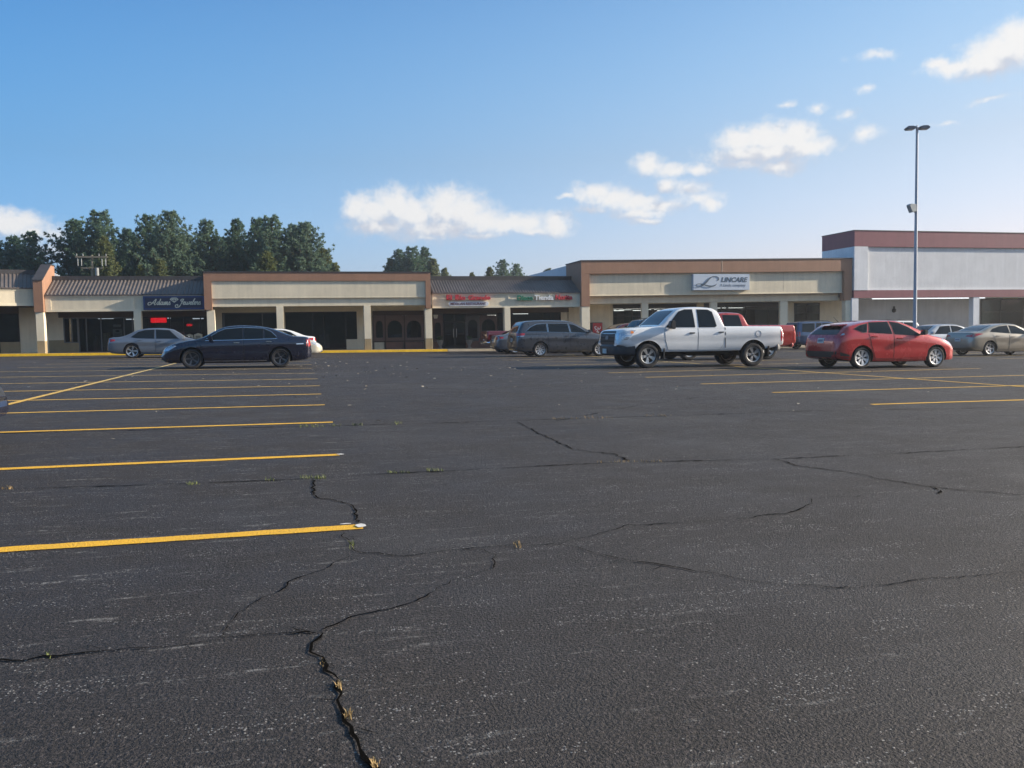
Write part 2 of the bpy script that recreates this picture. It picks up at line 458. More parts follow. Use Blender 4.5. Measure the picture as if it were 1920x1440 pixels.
def crack(pts, wd, seed=0, jag=1.0, gap=0.0, name='asphalt_crack'):
    """pts in photo pixels on the ground; a jagged dark split of about wd metres"""
    rr = random.Random(seed); P = [gnd(*q) for q in pts]; out = []; wander = 0.0
    for a, b in zip(P[:-1], P[1:]):
        n = max(1, int((b - a).length / (.03 + wd * .5)))
        for i in range(n):
            q = a.lerp(b, i / n); dd = (b - a).normalized(); wander = .45 * wander + rr.uniform(-1, 1) * (.6 * wd + .008) * jag
            out.append(Vector((q.x - dd.y * wander, q.y + dd.x * wander, 0)))
    out.append(P[-1]); vs = []; fs = []; b0 = 0
    ph = rr.uniform(0, 9)
    for i, q in enumerate(out):
        t = (out[min(i + 1, len(out) - 1)] - out[max(i - 1, 0)]); t.z = 0; t.normalize(); nn = Vector((-t.y, t.x, 0))
        w = wd * max(.12, rr.uniform(.35, 1.2) * (1 - gap * (.5 + .5 * math.sin(i * .23 + ph) + rr.uniform(-.3, .3))))
        if i in (0, len(out) - 1): w *= .2
        for s in (.5, -.5):
            k = q + nn * w * s * rr.uniform(.7, 1.4); vs.append((k.x, k.y, gz(k.x, k.y) + .005))
    fs = [(2 * i, 2 * i + 1, 2 * i + 3, 2 * i + 2) for i in range(len(out) - 1)]
    o = MB().add(vs, fs).build(name, M_CRACK); o['kind'] = 'structure'; return o


def z4(*p): return [(400 + x / 2.483, 860 + y / 2.483) for x, y in p]
def z5(*p): return [(960 + x / 2, 760 + y / 2) for x, y in p]
def z7(*p): return [(x / 2.743, 1060 + y / 2.743) for x, y in p]


crack(z4((465, 100), (470, 150), (468, 178), (560, 195), (640, 210), (675, 240), (665, 280), (672, 300)), .014, 1)
crack(z4((590, 345), (625, 385), (660, 430), (700, 443), (860, 455), (1000, 440), (1150, 425), (1270, 425), (1305, 450), (1300, 490), (1285, 520)), .010, 2, gap=.5)
crack(z4((1285, 520), (1120, 575), (1050, 605), (930, 670), (900, 685), (690, 725), (600, 760), (500, 805)), .011, 3, gap=.8)
crack(z4((665, 450), (560, 495), (380, 570), (260, 640), (150, 690), (90, 750), (60, 810), (20, 842)), .010, 4, gap=.7)
crack(z4((20, 842), (200, 832), (330, 825), (430, 808), (500, 820)), .012, 5, gap=.5)
crack(z4((500, 815), (450, 865), (475, 900), (515, 930), (520, 990), (585, 1035)), .014, 6)
crack(z4((585, 1035), (600, 1100), (600, 1160), (640, 1225), (690, 1310), (740, 1390), (775, 1440), (850, 1560)), .015, 7)
crack(z7((-200, 500), (0, 490), (130, 488), (300, 470), (540, 443), (660, 432), (850, 415), (1050, 400), (1150, 385)), .012, 8, gap=.6)
crack(z5((20, 62), (100, 105), (180, 140), (230, 165), (300, 175), (390, 185), (440, 210)), .02, 9, gap=.3)
crack(z5((980, 200), (1080, 230), (1250, 250), (1400, 280), (1560, 305), (1700, 320), (1920, 338), (2100, 350)), .018, 10, gap=.45)
crack(z5((-194, 542), (0, 525), (180, 520), (270, 545), (440, 580), (640, 615), (830, 650), (1000, 672), (1150, 682), (1290, 688)), .011, 11, gap=.5)
crack(z5((1290, 688), (1430, 668), (1600, 650), (1760, 640), (1830, 630), (1920, 628), (2100, 620)), .010, 12, gap=.6)
crack(z5((180, 520), (310, 485), (440, 450), (620, 445), (820, 430), (1040, 405), (1120, 370), (1115, 350), (1330, 340)), .012, 13, gap=.7)
crack([(-60, 920), (0, 918), (300, 909), (590, 898), (735, 888), (830, 884), (1000, 875), (1180, 867), (1460, 861), (1700, 850), (1920, 838), (2050, 832)], .022, 14, .6, .75, 'paving_seam')
crack([(-40, 814), (300, 806), (600, 799), (780, 795), (1050, 786), (1260, 780), (1480, 772), (1700, 768), (1920, 764), (2050, 760)], .03, 15, .5, .7, 'paving_seam')
crack([(1040, 790), (1200, 760), (1290, 748), (1330, 742)], .02, 16, .6, .8)
crack(z5((1560, 305), (1600, 320), (1602, 335)), .015, 17)


# weeds rooted in the cracks
def weeds(name, spots, mats, seed):
    rr = random.Random(seed); mb = MB()
    for (x, y, sx, n, hh, mi) in spots:
        for _ in range(n):
            q = gnd(x + rr.uniform(-sx, sx), y + rr.uniform(-1, 1) * (1.5 if y < 950 else 7))
            a = rr.uniform(0, 6.283); h = hh * rr.uniform(.4, 1.1); l = h * rr.uniform(.2, 1.0); w = .0011 + hh * .02
            d = Vector((math.cos(a), math.sin(a), 0)); s = Vector((-d.y, d.x, 0)) * w
            mb.add([q + s, q - s, q + d * l * .4 + Vector((0, 0, h * .7)) - s * .7, q + d * l * .4 + Vector((0, 0, h * .7)) + s * .7, q + d * l + Vector((0, 0, h))],
                   [(0, 1, 2, 3), (3, 2, 4)], mi)
    o = mb.build(name, mats, fix=False); o['kind'] = 'stuff'; return o


def branches(trunks, seed):
    rr = random.Random(seed)
    for (x0, y0), (x1, y1) in trunks:
        for _ in range(5):
            f = rr.random(); x, y = x0 + (x1 - x0) * f, y0 + (y1 - y0) * f; s = (y - 640) / 800
            dx, dy = rr.choice((-1, 1)) * rr.uniform(20, 75) * s, rr.uniform(-14, 14) * s
            crack([(x, y), (x + dx * .5, y + dy), (x + dx, y + dy * rr.uniform(.2, 1.6))], .005, rr.randint(0, 9999), gap=.3)


branches([((590, 1190), (700, 1440)), ((420, 1195), (600, 1185)), ((1100, 1045), (1600, 1104)), ((0, 1239), (400, 1205)), ((640, 1000), (670, 1040))], 8)
rr = random.Random(21); vs = []; fs = []
for k in range(520):                                                  # small leaves and scraps blown over the lot
    u = rr.uniform(-22, 40); w = 9 + 38 * rr.random() ** 1.2
    if rr.random() < .35: u = rr.gauss(3.5, 3); w = rr.gauss(24, 6)
    if not 6 < w < 51: continue
    a = rr.uniform(0, 6.28); s = rr.uniform(.012, .045) * (1 + w / 60); z = gz(u, w) + .006; b = len(vs)
    for q, r in ((0, 1), (1.2, .5), (2.6, .9), (4.2, .55)):
        vs.append((u + s * r * math.cos(a + q), w + s * r * math.sin(a + q) * .8, z + rr.uniform(0, .5) * s))
    fs.append((b, b + 1, b + 2, b + 3))
o = MB().add(vs, fs).build('fallen_leaves', worn('leaf_litter', (.42, .37, .28), .8, .4, 9), fix=False); o['kind'] = 'stuff'
M_WEED = worn('green_weed', (.16, .19, .055), .8, .3, 30); M_DRY = worn('dry_weed', (.36, .25, .11), .85, .3, 40)
weeds('grass', [(587, 897, 24, 71, .035, 0), (748, 887, 22, 49, .03, 0), (815, 883, 16, 44, .03, 0), (362, 908, 12, 33, .03, 0), (505, 901, 9, 22, .03, 0),
                (1150, 867, 30, 33, .025, 1), (1215, 866, 30, 38, .025, 1), (585, 800, 24, 49, .045, 0), (630, 799, 10, 22, .04, 0), (670, 797, 10, 27, .04, 0), (743, 795, 10, 24, .045, 0),
                (1060, 786, 25, 33, .035, 1), (1120, 784, 30, 33, .035, 1), (1230, 780, 30, 38, .035, 1), (660, 1024, 5, 16, .03, 0), (970, 1022, 8, 22, .025, 1), (15, 917, 12, 22, .03, 1)], [M_WEED, M_DRY], 5)
weeds('dry_grass', [(636, 1288, 5, 34, .022, 1), (653, 1343, 7, 44, .022, 1), (603, 1244, 4, 14, .014, 1), (704, 1438, 7, 34, .022, 1), (90, 1230, 5, 14, .015, 0)], [M_WEED, M_DRY], 6)
# ------------------------------------------------------------------ shop buildings
M_CREAM = worn('cream_stucco', (.72, .635, .475), .9, .12, .8, .25, True)
M_CREAM2 = worn('cream_trim', (.745, .665, .505), .85, .1, 1.2)
M_TAN = worn('tan_base_paint', (.34, .26, .15), .85, .15, 1.5, .15, True)
M_BROWN = worn('terracotta_fascia_paint', (.31, .168, .105), .75, .13, .9, .1, True)
M_DKBROWN = worn('brown_soffit', (.12, .085, .062), .8, .15, 1.0)
M_CAP = worn('dark_metal_cap', (.05, .045, .045), .55, .2, 1.5)
M_ROOF = worn('corrugated_roof_metal', (.125, .105, .095), .5, .22, .9, 0, True)
M_CONC = worn('sidewalk_concrete', (.36, .34, .30), .9, .16, 1.1, .3, False, (.2, .18, .16))
M_KERBY = worn('yellow_kerb_paint', (.86, .52, .015), .7, .16, 1.8, .2, True, (.45, .32, .12))
M_KERBT = worn('tan_kerb_paint', (.5, .41, .28), .8, .16, 1.8, .2, True)
M_FRAME = principled('dark_bronze_frame', (.022, .02, .019), .4, .4)
M_FRAME2 = principled('grey_bronze_frame', (.13, .13, .13), .4, .3)
M_ALU = principled('aluminium_frame', (.35, .36, .37), .35, .8)
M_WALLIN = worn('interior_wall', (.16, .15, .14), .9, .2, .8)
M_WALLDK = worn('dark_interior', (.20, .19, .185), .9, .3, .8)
M_GREYW = worn('white_grey_stucco', (.735, .735, .735), .9, .1, .7, .2, True, (.55, .55, .55))
M_WHITEC = worn('white_pilaster', (.76, .77, .78), .85, .1, .9, .1, True)
M_MAROON = worn('maroon_band_paint', (.22, .062, .085), .7, .12, 1.0, .1, True)
M_GREYB = worn('grey_block_wall', (.50, .50, .505), .9, .12, .7, .2, True)
M_TUBE = principled('fluorescent_tube', (.9, .9, .9), .5, emit=(1, .97, .86), estr=1.5)
M_TUBEDIM = principled('fluorescent_tube_dim', (.9, .9, .9), .5, emit=(.9, .95, 1), estr=.7)
M_LEDRED = principled('red_led', (.5, 0, .02), .4, emit=(1, .012, .022), estr=.85)
M_LATTICE = worn('carved_wood_lattice', (.15, .10, .085), .8, .35, 24, .5)
M_WOODPAN = worn('red_brown_panel', (.18, .095, .07), .75, .2, 2.0)
M_WHITE = worn('white_sign_face', (.72, .73, .75), .5, .06, .8)


def glass():
    mt = bpy.data.materials.new('shop_glass'); mt.use_nodes = True; T = NT(mt.node_tree); T.n.clear()
    t = T.n.new('ShaderNodeTexCoord').outputs['Object']
    tr = T.add('ShaderNodeBsdfTransparent', {'Color': (.62, .65, .67, 1)})
    b = T.add('ShaderNodeBump', {'Strength': .12, 'Distance': .01, 'Height': T.noise(t, .9, 2, .4)})
    gl = T.add('ShaderNodeBsdfGlossy', {'Color': (.9, .9, .9, 1), 'Roughness': .02, 'Normal': b.outputs[0]})
    fr = T.add('ShaderNodeFresnel', {'IOR': 1.42})
    mx = T.add('ShaderNodeMixShader', {0: fr.outputs[0], 1: tr.outputs[0], 2: gl.outputs[0]})
    T.l.new(mx.outputs[0], T.n.new('ShaderNodeOutputMaterial').inputs[0]); return mt


M_GLASS = glass()
WF = 53.0          # plane of the columns and low fascias
WS = 55.7          # plane of the shop fronts
SLAB = .13


def swz(u): return gz(u, 53) + SLAB


def rect(xl, xr, yt, yb, w):
    xm, ym = (xl + xr) / 2, (yt + yb) / 2
    return atw(xl, ym, w)[0], atw(xr, ym, w)[0], atw(xm, yb, w)[1], atw(xm, yt, w)[1]


# pavement in front of the shops and its kerb
mb = MB(); us = [-40, -14, 0, 15, 30, 45, 70]
for a, b in zip(us[:-1], us[1:]):
    mb.hexa([(a, 52.35, gz(a, 52) - .3), (b, 52.35, gz(b, 52) - .3), (b, 62, gz(b, 52) - .3), (a, 62, gz(a, 52) - .3)],
            [(a, 52.35, swz(a)), (b, 52.35, swz(b)), (b, 62, swz(b)), (a, 62, swz(a))])
mb.build('sidewalk', M_CONC)['kind'] = 'structure'


def kerb(u0, u1, mat):
    mb = MB(); n = max(1, int((u1 - u0) / 3))
    for i in range(n):
        a = u0 + (u1 - u0) * i / n + .008; b = u0 + (u1 - u0) * (i + 1) / n - .008
        mb.hexa([(a, 52.17, gz(a, 52.2) - .2), (b, 52.17, gz(b, 52.2) - .2), (b, 52.347, gz(b, 52.2) - .2), (a, 52.347, gz(a, 52.2) - .2)],
                [(a, 52.2, swz(a) + .012), (b, 52.2, swz(b) + .012), (b, 52.347, swz(b) + .012), (a, 52.347, swz(a) + .012)])
    mb.build('kerb', mat, bevel=.012)['kind'] = 'structure'


kerb(-40, 9.6, M_KERBY); kerb(9.6, 70, M_KERBT)


class Unit:
    """one shop building: children are given in world coordinates and stored relative to its base"""
    def __init__(self, name, label, u0, u1, cat='building'):
        self.o = ((u0 + u1) / 2, WF, gz((u0 + u1) / 2, 53))
        self.root = empty(name, self.o, label, cat); self.u0, self.u1 = u0, u1

    def mb(self): return MB(self.o)

    def part(self, name, mb, mats, parent=None, **k):
        return mb.build(name, mats, parent or self.root, **k)

    def box(self, name, b, mat, parent=None, **k):
        return self.part(name, self.mb().box(*b), mat, parent, **k)

    def column(self, u0, u1, top, cream=M_CREAM2, base=M_TAN, w0=52.98, w1=53.42, split=.72):
        z = swz((u0 + u1) / 2)
        if base:
            self.part('column', self.mb().box(u0, u1, w0, w1, z - .02, z + split, 1).box(u0, u1, w0, w1, z + split + .0005, top, 0), [cream, base], bevel=.012)
        else:
            self.part('column', self.mb().box(u0, u1, w0, w1, z - .02, top, 0), [cream], bevel=.012)

    def window(self, u0, u1, z0, z1, muls=(), bars=(), w=WS, fr=M_FRAME, fw=.06, name='window', header=0.0):
        mb = self.mb()
        mb.box(u0, u0 + fw, w, w + .12, z0, z1).box(u1 - fw, u1, w, w + .12, z0, z1)
        mb.box(u0 + fw, u1 - fw, w, w + .12, z1 - fw - header, z1).box(u0 + fw, u1 - fw, w, w + .12, z0, z0 + fw)
        for x in muls: mb.box(x - fw / 2, x + fw / 2, w + .004, w + .115, z0 + fw, z1 - fw - header)
        for z in bars: mb.box(u0 + fw, u1 - fw, w + .008, w + .11, z - fw / 2, z + fw / 2)
        f = self.part(name, mb, fr)
        self.part('pane', self.mb().box(u0 + fw, u1 - fw, w + .05, w + .058, z0 + fw, z1 - fw - header), M_GLASS, f)
        return f

    def wall(self, name, u0, u1, z0, z1, mat=M_CREAM, w0=WS + .02, w1=WS + .2, base=None, split=.75):
        mb = self.mb()
        if base:
            s = swz((u0 + u1) / 2) + split
            mb.box(u0, u1, w0, w1, s, z1, 0).box(u0, u1, w0 - .004, w1, z0, s - .0005, 1)
            return self.part(name, mb, [mat, base])
        return self.part(name, mb.box(u0, u1, w0, w1, z0, z1), mat)

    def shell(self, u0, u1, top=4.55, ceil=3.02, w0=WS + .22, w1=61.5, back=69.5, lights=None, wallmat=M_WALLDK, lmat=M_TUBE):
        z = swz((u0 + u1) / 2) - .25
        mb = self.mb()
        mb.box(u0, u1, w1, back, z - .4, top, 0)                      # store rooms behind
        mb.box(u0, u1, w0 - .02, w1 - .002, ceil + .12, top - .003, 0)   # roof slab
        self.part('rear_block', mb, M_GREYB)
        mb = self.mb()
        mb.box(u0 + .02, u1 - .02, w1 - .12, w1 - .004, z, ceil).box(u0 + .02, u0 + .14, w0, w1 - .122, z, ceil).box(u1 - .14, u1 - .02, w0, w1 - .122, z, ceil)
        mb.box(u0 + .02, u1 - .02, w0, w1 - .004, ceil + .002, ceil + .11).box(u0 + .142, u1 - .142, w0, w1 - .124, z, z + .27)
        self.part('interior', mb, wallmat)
        rr = random.Random(int(u0 * 10)); cols = ((.5, .48, .44), (.3, .29, .3), (.42, .12, .1), (.16, .2, .28), (.55, .5, .36))
        for k in range(int((u1 - u0) * .8)):                          # stock and counters seen dimly through the glass
            x = rr.uniform(u0 + .6, u1 - .9); y = rr.uniform(w0 + .7, w0 + 4.2); h = rr.uniform(.5, 1.5); wd = rr.uniform(.25, .9)
            q = self.mb().box(x, x + wd, y, y + .35, z + .272, z + .25 + h * .6)
            for j in range(3): q.box(x + wd * j / 3 + .02, x + wd * (j + .8) / 3, y - .03, y + .3, z + .251 + h * .6, z + .27 + h * (.6 + .35 * rr.random()))
            self.part('display', q, worn('stock_%d' % (k % 5), cols[k % 5], .8, .25, 5))

    def mansard(self, u0, u1, eave=3.8, ridge=4.76, w0=52.92, w1=54.8, pitch=.2, cap=.27):
        mb = self.mb()
        nrm = Vector((0, -(ridge - eave), w1 - w0)).normalized()
        mb.hexa([(u0, w0, eave - .05), (u1, w0, eave - .05), (u1, w1 + .2, eave - .05), (u0, w1 + .2, eave - .05)],
                [(u0, w0, eave), (u1, w0, eave), (u1, w1, ridge), (u0, w1, ridge)], 0)
        n = int((u1 - u0) / pitch)
        for i in range(n):
            a = u0 + (i + .3) * (u1 - u0) / n; h = .03; w = pitch * .46
            b = [(a, w0 + .01, eave + .006), (a + w, w0 + .01, eave + .006), (a + w, w1 - .02, ridge - .006), (a, w1 - .02, ridge - .006)]
            t = [Vector(q) + nrm * h for q in b]
            t[0].x += w * .22; t[3].x += w * .22; t[1].x -= w * .22; t[2].x -= w * .22
            mb.hexa(b, t, 0)
        r = self.part('roof', mb, M_ROOF)
        self.part('ridge_cap', self.mb().box(u0, u1, w1 - .06, w1 + .25, ridge - .02, ridge - .02 + cap), M_CAP, r, bevel=.01)
        return r

    def low_fascia(self, u0, u1, z0, z1, panels, w=WF):
        mb = self.mb().box(u0, u1, w + .03, w + .35, z0, z1, 0)
        mb.box(u0, u1, w, w + .03, z1 - .13, z1, 1).box(u0, u1, w, w + .03, z0, z0 + .13, 1)
        for x in panels: mb.box(x[0], x[1], w, w + .03, z0 + .13, z1 - .13, 1)
        f = self.part('fascia', mb, [M_CREAM, M_CREAM2])
        self.part('soffit', self.mb().box(u0, u1, w + .352, WS + .2, z0 + .03, z0 + .1), M_DKBROWN)
        return f

    def tubes(self, name, spans, mat=M_TUBE):
        for (u0, u1, w, z) in spans:
            self.part(name, self.mb().box(u0, u1, w, w + .16, z, z + .05), mat)


# ---- unit at the far left, turned towards the car park
A = Unit('clothing_shop', 'cream shop at far left with brown ribbed roof, turned slightly towards the car park', -23, -14.0)
AX = -14.02
A.root.location = (AX, WF + .1, gz(AX, 53)); A.root.rotation_euler = (0, 0, math.radians(15)); A.o = (0, 0, 0)
zA = gz(AX, 53)
mbx = A.mb().box(-9.5, -.02, .03, .35, 2.86, 3.86, 0).box(-9.5, -.02, 0, .03, 3.72, 3.86, 1).box(-9.5, -.02, 0, .03, 2.86, 3.02, 1)
A.part('fascia', mbx, [M_CREAM, M_CREAM2]); A.part('soffit', A.mb().box(-9.5, 0, .352, 3.1, 2.88, 2.95), M_DKBROWN)
_o = A.o; A.mansard(-9.5, -.02, 3.88, 4.78, -.08, 1.75)
A.window(-9.0, -1.02, .16, 2.5, (-6.5, -3.8), (), 2.6); A.wall('wall', -.98, .5, .1, 2.86, M_CREAM, 2.55, 2.8, None)
A.wall('bulkhead', -2.0, -.98, .1, .82, M_TAN, 2.5, 2.62); A.box('header', (-9.5, -.98, 2.5, 2.8, 2.51, 2.86), M_DKBROWN)
mbx = A.mb().box(-9.5, .5, 7.5, 14, -.5, 4.6).box(-9.5, .5, 2.85, 7.49, 3.0, 4.58); A.part('rear_block', mbx, M_GREYB)
mbx = A.mb().box(-9.5, .4, 7.3, 7.49, 0, 2.95).box(-9.5, -9.3, 2.85, 7.29, 0, 2.95).box(.3, .4, 2.85, 7.29, 0, 2.95).box(-9.3, .3, 2.85, 7.29, 2.9, 2.95).box(-9.3, .3, 2.85, 7.29, 0, .14)
A.part('interior', mbx, M_WALLDK)
A.tubes('ceiling_light', [(-6.5, -4.2, 4.2, 2.78), (-6.5, -4.4, 5.2, 2.78), (-6.4, -4.6, 6.1, 2.78)], M_TUBEDIM)
# clothes on a rail behind its glass
for i, (x, c) in enumerate(((-3.55, (.25, .03, .035)), (-3.15, (.30, .04, .045)), (-2.75, (.38, .36, .36)), (-4.1, (.05, .06, .12)))):
    mt = worn('garment_cloth_%d' % i, c, .9, .25, 6)
    q = A.root.matrix_basis @ Vector((x, 3.6, .2))
    g_ = MB().prism([(-.17, 0, .55), (-.2, 0, 1.0), (-.12, 0, 1.3), (.12, 0, 1.3), (.2, 0, 1.0), (.17, 0, .55)], (0, .12, 0)).build('garment', mt, bevel=.02)
    g_.location = q; g_.rotation_euler = (0, 0, .26)
    tag(g_, ['dark red garment hanging inside the far left shop window', 'brighter red garment hanging beside a pale one in the far left shop', 'pale grey garment hanging inside the far left shop window', 'dark blue garment hanging inside the far left shop window'][i], 'garment', 'garments in the far left shop')

# ---- brown parapet wall that divides the first two roofs
PW = empty('parapet_wall', (-13.9, 53, gz(-13.9, 53)), 'tapering terracotta parapet wall on a cream column between the two left roofs', 'wall')
mb = MB(PW.location)
u0, u1 = -14.1, -13.62
pr = [(52.7, 2.82), (52.7, 4.62), (54.6, 5.62), (55.4, 5.62), (55.4, 2.82)]
mb.prism([(u0, w, z) for w, z in pr], (u1 - u0, 0, 0)); mb.build('wall', M_BROWN, PW)
mb = MB(PW.location)
pr2 = [(52.66, 4.60), (52.66, 4.66), (54.6, 5.68), (55.45, 5.68), (55.45, 5.63), (54.6, 5.63)]
mb.prism([(u0 - .03, w, z) for w, z in pr2], (u1 - u0 + .06, 0, 0)); mb.build('coping', M_CAP, PW)
z = swz(-13.9)
mb = MB(PW.location).box(u0 + .04, u1 - .02, 52.75, 53.2, z - .02, z + .72, 1).box(u0 + .04, u1 - .02, 52.75, 53.2, z + .7205, 2.8, 0)
mb.build('column', [M_CREAM2, M_TAN], PW, bevel=.012)

# ---- jeweller
B = Unit('jewellery_shop', 'cream jeweller shop with ribbed brown roof and red lit window signs', -13.6, -5.1)
B.mansard(-13.6, -5.02)
B.low_fascia(-13.6, -5.02, 2.83, 3.78, [(-13.6, -13.3), (-9.05, -8.9), (-5.3, -5.02)])
c0_, c1_ = atw(251, 600, 53)[0], atw(265, 600, 53)[0]
B.column(c0_, c1_, 2.83)
B.wall('wall', -14.35, rect(96, 119, 600, 610, WS)[1], .2, 2.86, M_CREAM, base=M_TAN)
B.box('header', (-13.6, -5.02, WS - .03, WS + .2, 2.56, 2.86), M_DKBROWN)
r = rect(119, 147, 592, 643, WS); B.window(r[0], r[1] - .01, r[2], 2.55, (rect(134, 140, 600, 610, WS)[0],), fr=M_FRAME2)
B.wall('bulkhead', r[0], r[1], .2, r[2] - .005, M_TAN)
r = rect(147, 250, 592, 661, WS); B.window(r[0], r[1], swz(-10), 2.55, (rect(161, 164, 600, 610, WS)[0], rect(189, 190, 600, 610, WS)[0], rect(232, 233, 600, 610, WS)[0]), fr=M_FRAME2)
B.wall('wall', atw(250.4, 600, WS)[0], atw(268, 600, WS)[0], .2, 2.56, M_CREAM, base=M_TAN)
r = rect(268.5, 389, 592, 655, WS); B.window(r[0], r[1], swz(-7), 2.55, (rect(318, 318, 600, 610, WS)[0], rect(343, 343, 600, 610, WS)[0], rect(376, 376, 600, 610, WS)[0]))
B.shell(-13.6, -5.0)
B.tubes('ceiling_light', [(-11.9, -11.0, 58.0, 2.52), (-10.6, -9.7, 60.0, 2.5), (-7.9, -7.0, 59, 2.52), (-6.6, -5.8, 60.5, 2.5)], M_TUBEDIM)


def flat_board(name, px, w, mat, label, cat, depth=.03, group=None, extra=None):
    u0, u1, z0, z1 = rect(*px, w)
    o = MB((u0, w, z0)).box(u0, u1, w, w + depth, z0, z1).build(name, mat, bevel=.004); o.location = (u0, w, z0)
    return tag(o, label, cat, group)


o = flat_board('led_sign', (282.6, 312, 595, 605), WS + .13, M_LEDRED, 'wide glowing red lit panel high in the jeweller window', 'lit sign', .05)
o = flat_board('open_sign', (349, 361, 606.5, 612.5), WS + .13, principled('sign_black', (.03, .01, .012), .5), 'small red glowing OPEN sign in the jeweller window', 'lit sign', .03)
u0, u1, z0, z1 = rect(349, 361, 606.5, 612.5, WS + .13)
text('OPEN', (u1 - u0) * .86, (z1 - z0) * .7, .02, M_LEDRED, o, ((u1 - u0) * .07, -.003, (z1 - z0) * .15), bold=.03)
flat_board('notice_board', (320, 361, 590.5, 603), WS + .2, worn('grey_blue_board', (.10, .115, .13), .6, .15, 3), 'blank grey board behind the glass above the small open sign', 'board')
M_PAPER = worn('paper', (.5, .5, .5), .8, .15, 8)
o = flat_board('poster', (211.5, 229.5, 617, 636), WS + .13, M_PAPER, 'white poster with a dark emblem in the jeweller door glass', 'poster', .01)
u0, u1, z0, z1 = rect(211.5, 229.5, 617, 636, WS + .13)
mb = MB()
mb.prism([((u1 - u0) * (.5 + .22 * math.cos(k * math.pi / 8)), 0, (z1 - z0) * (.8 + .1 * math.sin(k * math.pi / 8))) for k in range(16)], (0, -.004, 0))
for k in range(5): mb.box((u1 - u0) * .15, (u1 - u0) * (.85 - .1 * (k % 2)), -.004, 0, (z1 - z0) * (.12 + .1 * k), (z1 - z0) * (.15 + .1 * k))
q_ = mb.build('emblem', principled('ink', (.05, .05, .06), .7), o)
flat_board('paper_sign', (212, 227, 608.5, 613), WS + .13, M_PAPER, 'narrow white paper strip taped above the poster in the door', 'paper sign', .01)
for xl, xr, yt, lab in ((349, 362, 626, 'cream framed display case at the foot of the jeweller window'), (364.5, 379, 624.5, 'plain cream arched display case right of the framed one')):
    u0, u1, z0, z1 = rect(xl, xr, yt, 655, 55.2)
    d = empty('display_case', ((u0 + u1) / 2, 55.2, swz(u0)), lab, 'display case')
    L = MB(d.location)
    L.prism([(u0, 55.2, swz(u0)), (u0, 55.2, z1 - .08), ((u0 + u1) / 2, 55.2, z1), (u1, 55.2, z1 - .08), (u1, 55.2, swz(u0))], (0, .35, 0)); L.build('cabinet', M_CREAM2, d)
    MB(d.location).box(u0 + .08, u1 - .08, 55.17, 55.199, z0 + .3, z1 - .16).build('panel', worn('display_panel', (.33, .3, .23), .7), d)

# ---- vacant shop with the raised front
V = Unit('vacant_shop', 'empty shop with tall cream front framed in terracotta and dark windows', -4.95, 8.75)
w0 = 52.24
ul, ur = atw(382, 540, w0)[0], atw(807.5, 540, w0)[0]
zt = 5.04; zb_ = 4.54
il, ir = atw(396.5, 540, w0)[0], atw(798, 540, w0)[0]
mb = V.mb()
mb.box(ul, ur, w0, w0 + .6, zb_, zt, 0)
mb.box(ul, il, w0, w0 + .6, 2.84, zb_ - .001, 0).box(ir, ur, w0, w0 + .6, 2.80, zb_ - .001, 0)
V.part('fascia_frame', mb, M_BROWN)
mb = V.mb().box(il + .001, ir - .001, w0 + .085, w0 + .6, 3.5, zb_ - .001, 0).box(il + .001, ir - .001, w0 + .075, w0 + .085, 3.5, 3.56, 0)
V.part('fascia', mb, M_CREAM)
V.part('beam', V.mb().box(il + .001, ir - .001, w0 + .2, w0 + .6, 3.02, 3.498), M_CREAM)
V.part('parapet', V.mb().box(ul, ur, w0 + .601, 56.3, 3.3, zt - .002), M_DKBROWN)
V.part('coping', V.mb().box(ul - .03, ur + .03, w0 - .03, 56.33, zt, zt + .07), M_CAP)
V.part('soffit', V.mb().box(ul, ur, w0 + .601, WS + .2, 3.05, 3.12), M_CREAM2)
for a, b in ((387.5, 402.5), (518.5, 532), (683, 696), (798, 811)):
    V.column(atw(a, 600, w0)[0], atw(b, 600, w0)[0], 3.02 if 500 < a < 700 else (2.84 if a < 500 else 2.80), w0=52.40, w1=52.82)
V.box('header', (-4.95, 8.75, WS - .03, WS + .2, 2.76, 3.05), M_CREAM2)
r = rect(404, 522, 588, 655, WS); z = swz(-1)
V.wall('wall', -4.95, rect(416, 417, 600, 610, WS)[0], .1, 2.76, M_CREAM)
V.window(rect(417, 417.5, 600, 610, WS)[0], rect(524, 527, 600, 610, WS)[1], z, 2.75, (rect(420, 420, 600, 610, WS)[0], rect(492, 492, 600, 610, WS)[0]), (), fr=M_FRAME2)
V.wall('wall', rect(524, 527.3, 600, 610, WS)[1], rect(534, 535, 600, 610, WS)[1], .1, 2.76, M_CREAM)
ua, ub, uc = rect(535.5, 610, 600, 610, WS)[0], rect(600, 648.5, 600, 610, WS)[1], rect(600, 669, 600, 610, WS)[1]
V.window(ua, ub, z, 2.75, (rect(586, 586, 600, 610, WS)[0], rect(607, 607, 600, 610, WS)[0]))
zz = atw(660, 636, WS)[1]
V.window(ub + .002, uc, zz, 2.75)
V.wall('bulkhead', ub + .002, uc, .05, zz - .003, M_CREAM)
V.wall('wall', uc + .003, rect(600, 699.5, 600, 610, WS)[1], .05, 2.76, M_CREAM)
V.shell(-4.95, 4.9, 4.6, 3.12)
V.tubes('ceiling_light', [(-3.4, -2.2, 60, 2.9), (1.5, 2.0, 58.5, 2.9)], M_TUBEDIM)

